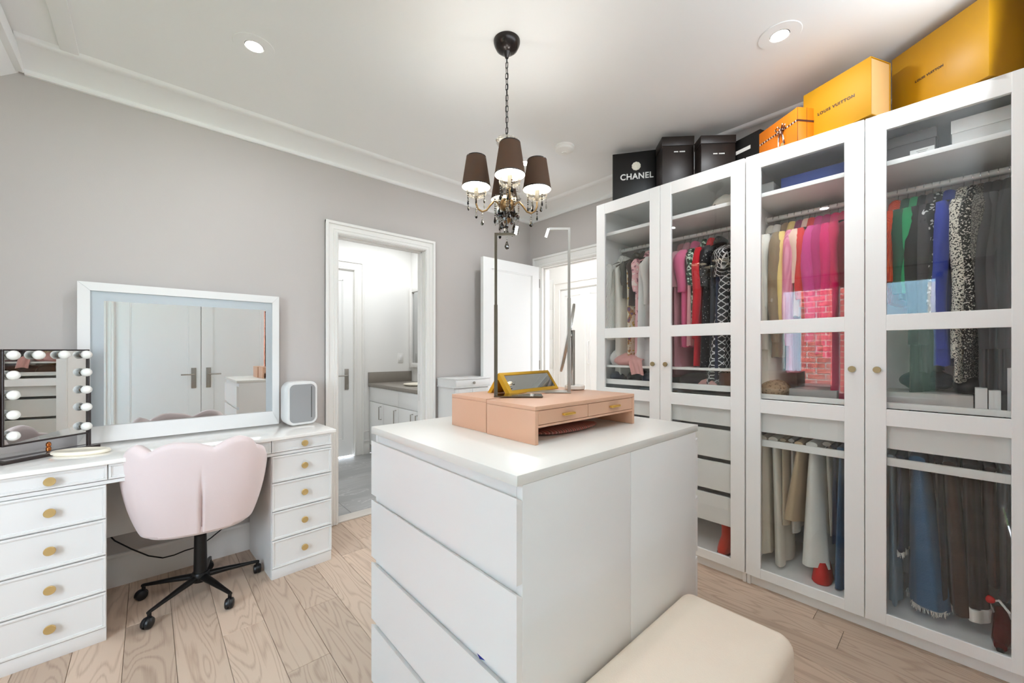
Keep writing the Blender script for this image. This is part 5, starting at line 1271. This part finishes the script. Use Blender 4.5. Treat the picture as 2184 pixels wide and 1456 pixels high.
def fluted(prof, n=48, nf=12, amp=0.06):
    mb = MB(); mb.rings([[Vector((CX+rr*(1+amp*math.cos(nf*2*PI*j/n))*math.cos(2*PI*j/n), CY+rr*(1+amp*math.cos(nf*2*PI*j/n))*math.sin(2*PI*j/n), zz)) for j in range(n)] for rr, zz in prof]); return mb
build('column', fluted([(0.012, 2.285), (0.047, 2.280), (0.050, 2.272), (0.040, 2.255), (0.026, 2.235), (0.020, 2.20), (0.017, 2.16), (0.022, 2.12), (0.016, 2.08), (0.020, 2.04), (0.030, 2.015), (0.014, 2.0)], amp=0.08), CRYSTAL, r, smooth=40)
mb = MB(); mb.lathe([(0.004, 2.27), (0.004, 1.88)], (CX, CY, 0), 10); build('spindle', mb, BRONZE, r)
mb = MB(); mb.lathe([(0.008, 2.0), (0.030, 1.992), (0.036, 1.975), (0.032, 1.955), (0.020, 1.945), (0.012, 1.93), (0.024, 1.912), (0.018, 1.895), (0.006, 1.885)], (CX, CY, 0), 24); build('hub', mb, BRONZE, r, smooth=40)
build('bobeche', fluted([(0.010, 1.990), (0.050, 1.998), (0.062, 2.006), (0.060, 2.000), (0.045, 1.985), (0.010, 1.98)], nf=10, amp=0.09), CRYSTAL, r, smooth=40)
build('bobeche', fluted([(0.008, 1.925), (0.040, 1.918), (0.052, 1.926), (0.038, 1.908), (0.008, 1.905)], nf=10, amp=0.12), SMOKY, r, smooth=40)
dm = {'c': CRYSTAL, 's': SMOKY, 'd': DARKCR}; RC = random.Random(5)
def drop(p, nb, kind, tear, par, tw=0.0075):
    mb = MB(); z = p[2]
    for i in range(nb):
        rr = bmesh.ops.create_icosphere(mb.bm, subdivisions=1, radius=0.0042)
        for v in rr['verts']: v.co += Vector((p[0], p[1], z-0.005))
        z -= 0.0105
    if nb: build('crystal_beads', mb, dm['c' if kind != 'd' else 's'], par, smooth=0)
    mb = MB(); a0 = RC.uniform(0, 3); ca, sa = math.cos(a0), math.sin(a0)
    prof = [(0.0012, 0), (0.003, -0.12), (0.0055, -0.35), (0.009, -0.62), (0.0095, -0.76), (0.006, -0.92), (0.001, -1.0)]
    mb.rings([[Vector((p[0]+ca*rr*tw/0.0095*math.cos(2*PI*j/8)-sa*rr*0.55*tw/0.0095*math.sin(2*PI*j/8), p[1]+sa*rr*tw/0.0095*math.cos(2*PI*j/8)+ca*rr*0.55*tw/0.0095*math.sin(2*PI*j/8), z+zz*tear)) for j in range(8)] for rr, zz in prof])
    build('crystal_drop', mb, dm[kind], par, smooth=0)
base_a = math.atan2(-Fv.y, -Fv.x) + math.radians(6)
for k in range(4):
    a = base_a + k*PI/2; d = Vector((math.cos(a), math.sin(a), 0)); C0 = Vector((CX, CY, 0))
    path = [(0.028, 1.962), (0.045, 1.985), (0.060, 1.988), (0.078, 1.968), (0.095, 1.945), (0.115, 1.938), (0.135, 1.950), (0.143, 1.972), (0.143, 1.992)]
    mb = MB(); mb.tube([C0+d*rr+Vector((0, 0, zz)) for rr, zz in path], [0.005]*3+[0.0045]*6, 8); arm = build('arm', mb, BRONZE, r, smooth=60)
    T = C0 + d*0.143
    def L(prof, nm, m, n=24, nf=0, amp=0.0, sm=40, cap=True):
        mb = MB(); nn = n if not nf else 48
        mb.rings([[Vector((T.x+rr*(1+amp*math.cos(nf*2*PI*j/nn))*math.cos(2*PI*j/nn), T.y+rr*(1+amp*math.cos(nf*2*PI*j/nn))*math.sin(2*PI*j/nn), zz)) for j in range(nn)] for rr, zz in prof], cap0=cap, cap1=cap)
        return build(nm, mb, m, arm, smooth=sm)
    L([(0.008, 1.994), (0.030, 2.002), (0.044, 2.016), (0.047, 2.030), (0.044, 2.024), (0.028, 2.008), (0.008, 2.0)], 'glass_cup', CRYSTAL, nf=14, amp=0.05)
    L([(0.010, 2.0), (0.010, 2.055), (0.007, 2.058)], 'candle_sleeve', VBULB)
    L([(0.006, 2.058), (0.014, 2.078), (0.015, 2.092), (0.010, 2.112), (0.002, 2.128)], 'bulb', BULB)
    # shade: outer cloth and white lining
    sh = L([(0.067, 2.050), (0.0455, 2.190)], 'shade', SHADE, n=40, cap=False)
    L([(0.0660, 2.0502), (0.0447, 2.1898)], 'shade_lining', SHADEIN, n=40, cap=False)
    L([(0.0675, 2.0495), (0.0675, 2.0545), (0.0665, 2.0545)], 'shade_trim', BLKGLOSS, n=40, cap=False)
    L([(0.0460, 2.1860), (0.0460, 2.1905), (0.0450, 2.1905)], 'shade_trim', BLKGLOSS, n=40, cap=False)
    ld = bpy.data.lights.new('chandelier_bulb', 'POINT'); ld.energy = BULB_W; ld.color = (0.98, 0.98, 0.96); ld.shadow_soft_size = 0.016
    lo = bpy.data.objects.new('chandelier_bulb', ld); COL.objects.link(lo); lo.location = (T.x, T.y, 2.145)
    for j in range(6):
        q = 2*PI*j/6 + 0.3*k; p = (T.x+0.043*math.cos(q), T.y+0.043*math.sin(q), 2.018)
        drop(p, RC.randint(2, 4), 'sdc'[j % 3] if j != 2 else 'd', 0.028, arm)
    lp = C0 + d*0.115; drop((lp.x, lp.y, 1.935), 3, 's', 0.030, arm, 0.009)
    drop((C0+d*0.143).to_tuple()[:2] + (1.952,), 2, 'd', 0.026, arm)
for k in range(10):
    a = 2*PI*k/10 + 0.2; drop((CX+0.058*math.cos(a), CY+0.058*math.sin(a), 1.998), RC.choice((5, 8, 11, 13)), 'dsdcd'[k % 5], 0.034, r)
for k in range(8):
    a = 2*PI*k/8; drop((CX+0.034*math.cos(a), CY+0.034*math.sin(a), 1.915), RC.choice((1, 3, 5)), 'ssd'[k % 3], 0.032, r, 0.009)
for k in range(14):
    a = 2*PI*k/14; rr_ = 0.032+0.012*(k % 2); mb = MB(); q = bmesh.ops.create_icosphere(mb.bm, subdivisions=1, radius=0.011)
    for v in q['verts']: v.co = Vector((v.co.x, v.co.y, v.co.z*1.3)) + Vector((CX+rr_*math.cos(a), CY+rr_*math.sin(a), 1.938-0.02*(k % 3)))
    build('crystal_bead', mb, (CRYSTAL, SMOKY, CRYSTAL)[k % 3], r, smooth=0)
drop((CX, CY, 1.89), 8, 's', 0.042, r, 0.015)

# ================================================================== ceiling fittings
for n_, (x, y, lb) in enumerate(((0.373, 2.243, 'lit recessed downlight above the vanity side'), (2.152, 0.547, 'lit recessed downlight above the yellow box wardrobe'), (2.152, 2.243, 'lit recessed downlight half hidden behind the chandelier'), (-0.15, 0.90, ''))):
    if n_ < 3:
        r = thing('downlight', lb, 'ceiling light', (x, y, H))
        mb = MB(); mb.lathe([(0.040, H-0.0005), (0.040, H-0.003), (0.084, H-0.003), (0.086, H-0.0005)], (x, y, 0), 48); build('trim_ring', mb, CEIL, r)
        mb = MB(); mb.lathe([(0.0, H-0.004), (0.036, H-0.004), (0.036, H-0.0032)], (x, y, 0), 36); build('lens', mb, POT, r)
    area('downlight_and_fill_beam', (x, y, H-0.012), (0, 0, 0), 0.07, 0.07, POT_W, (0.92, 0.96, 1.0), 'DISK')  # the last beam is an added, unseen fill with no fitting
sd = thing('smoke_detector', 'round white smoke detector on the ceiling behind the chandelier', 'detector', (2.194, 1.872, H))
mb = MB(); mb.lathe([(0.070, H), (0.070, H-0.012), (0.066, H-0.014)], (2.194, 1.872, 0), 40); build('mount', mb, VBULB, sd)
mb = MB(); mb.lathe([(0.066, H-0.0145), (0.064, H-0.030), (0.052, H-0.038), (0.018, H-0.040), (0.016, H-0.044), (0.0, H-0.044)], (2.194, 1.872, 0), 40); build('cover', mb, VBULB, sd)
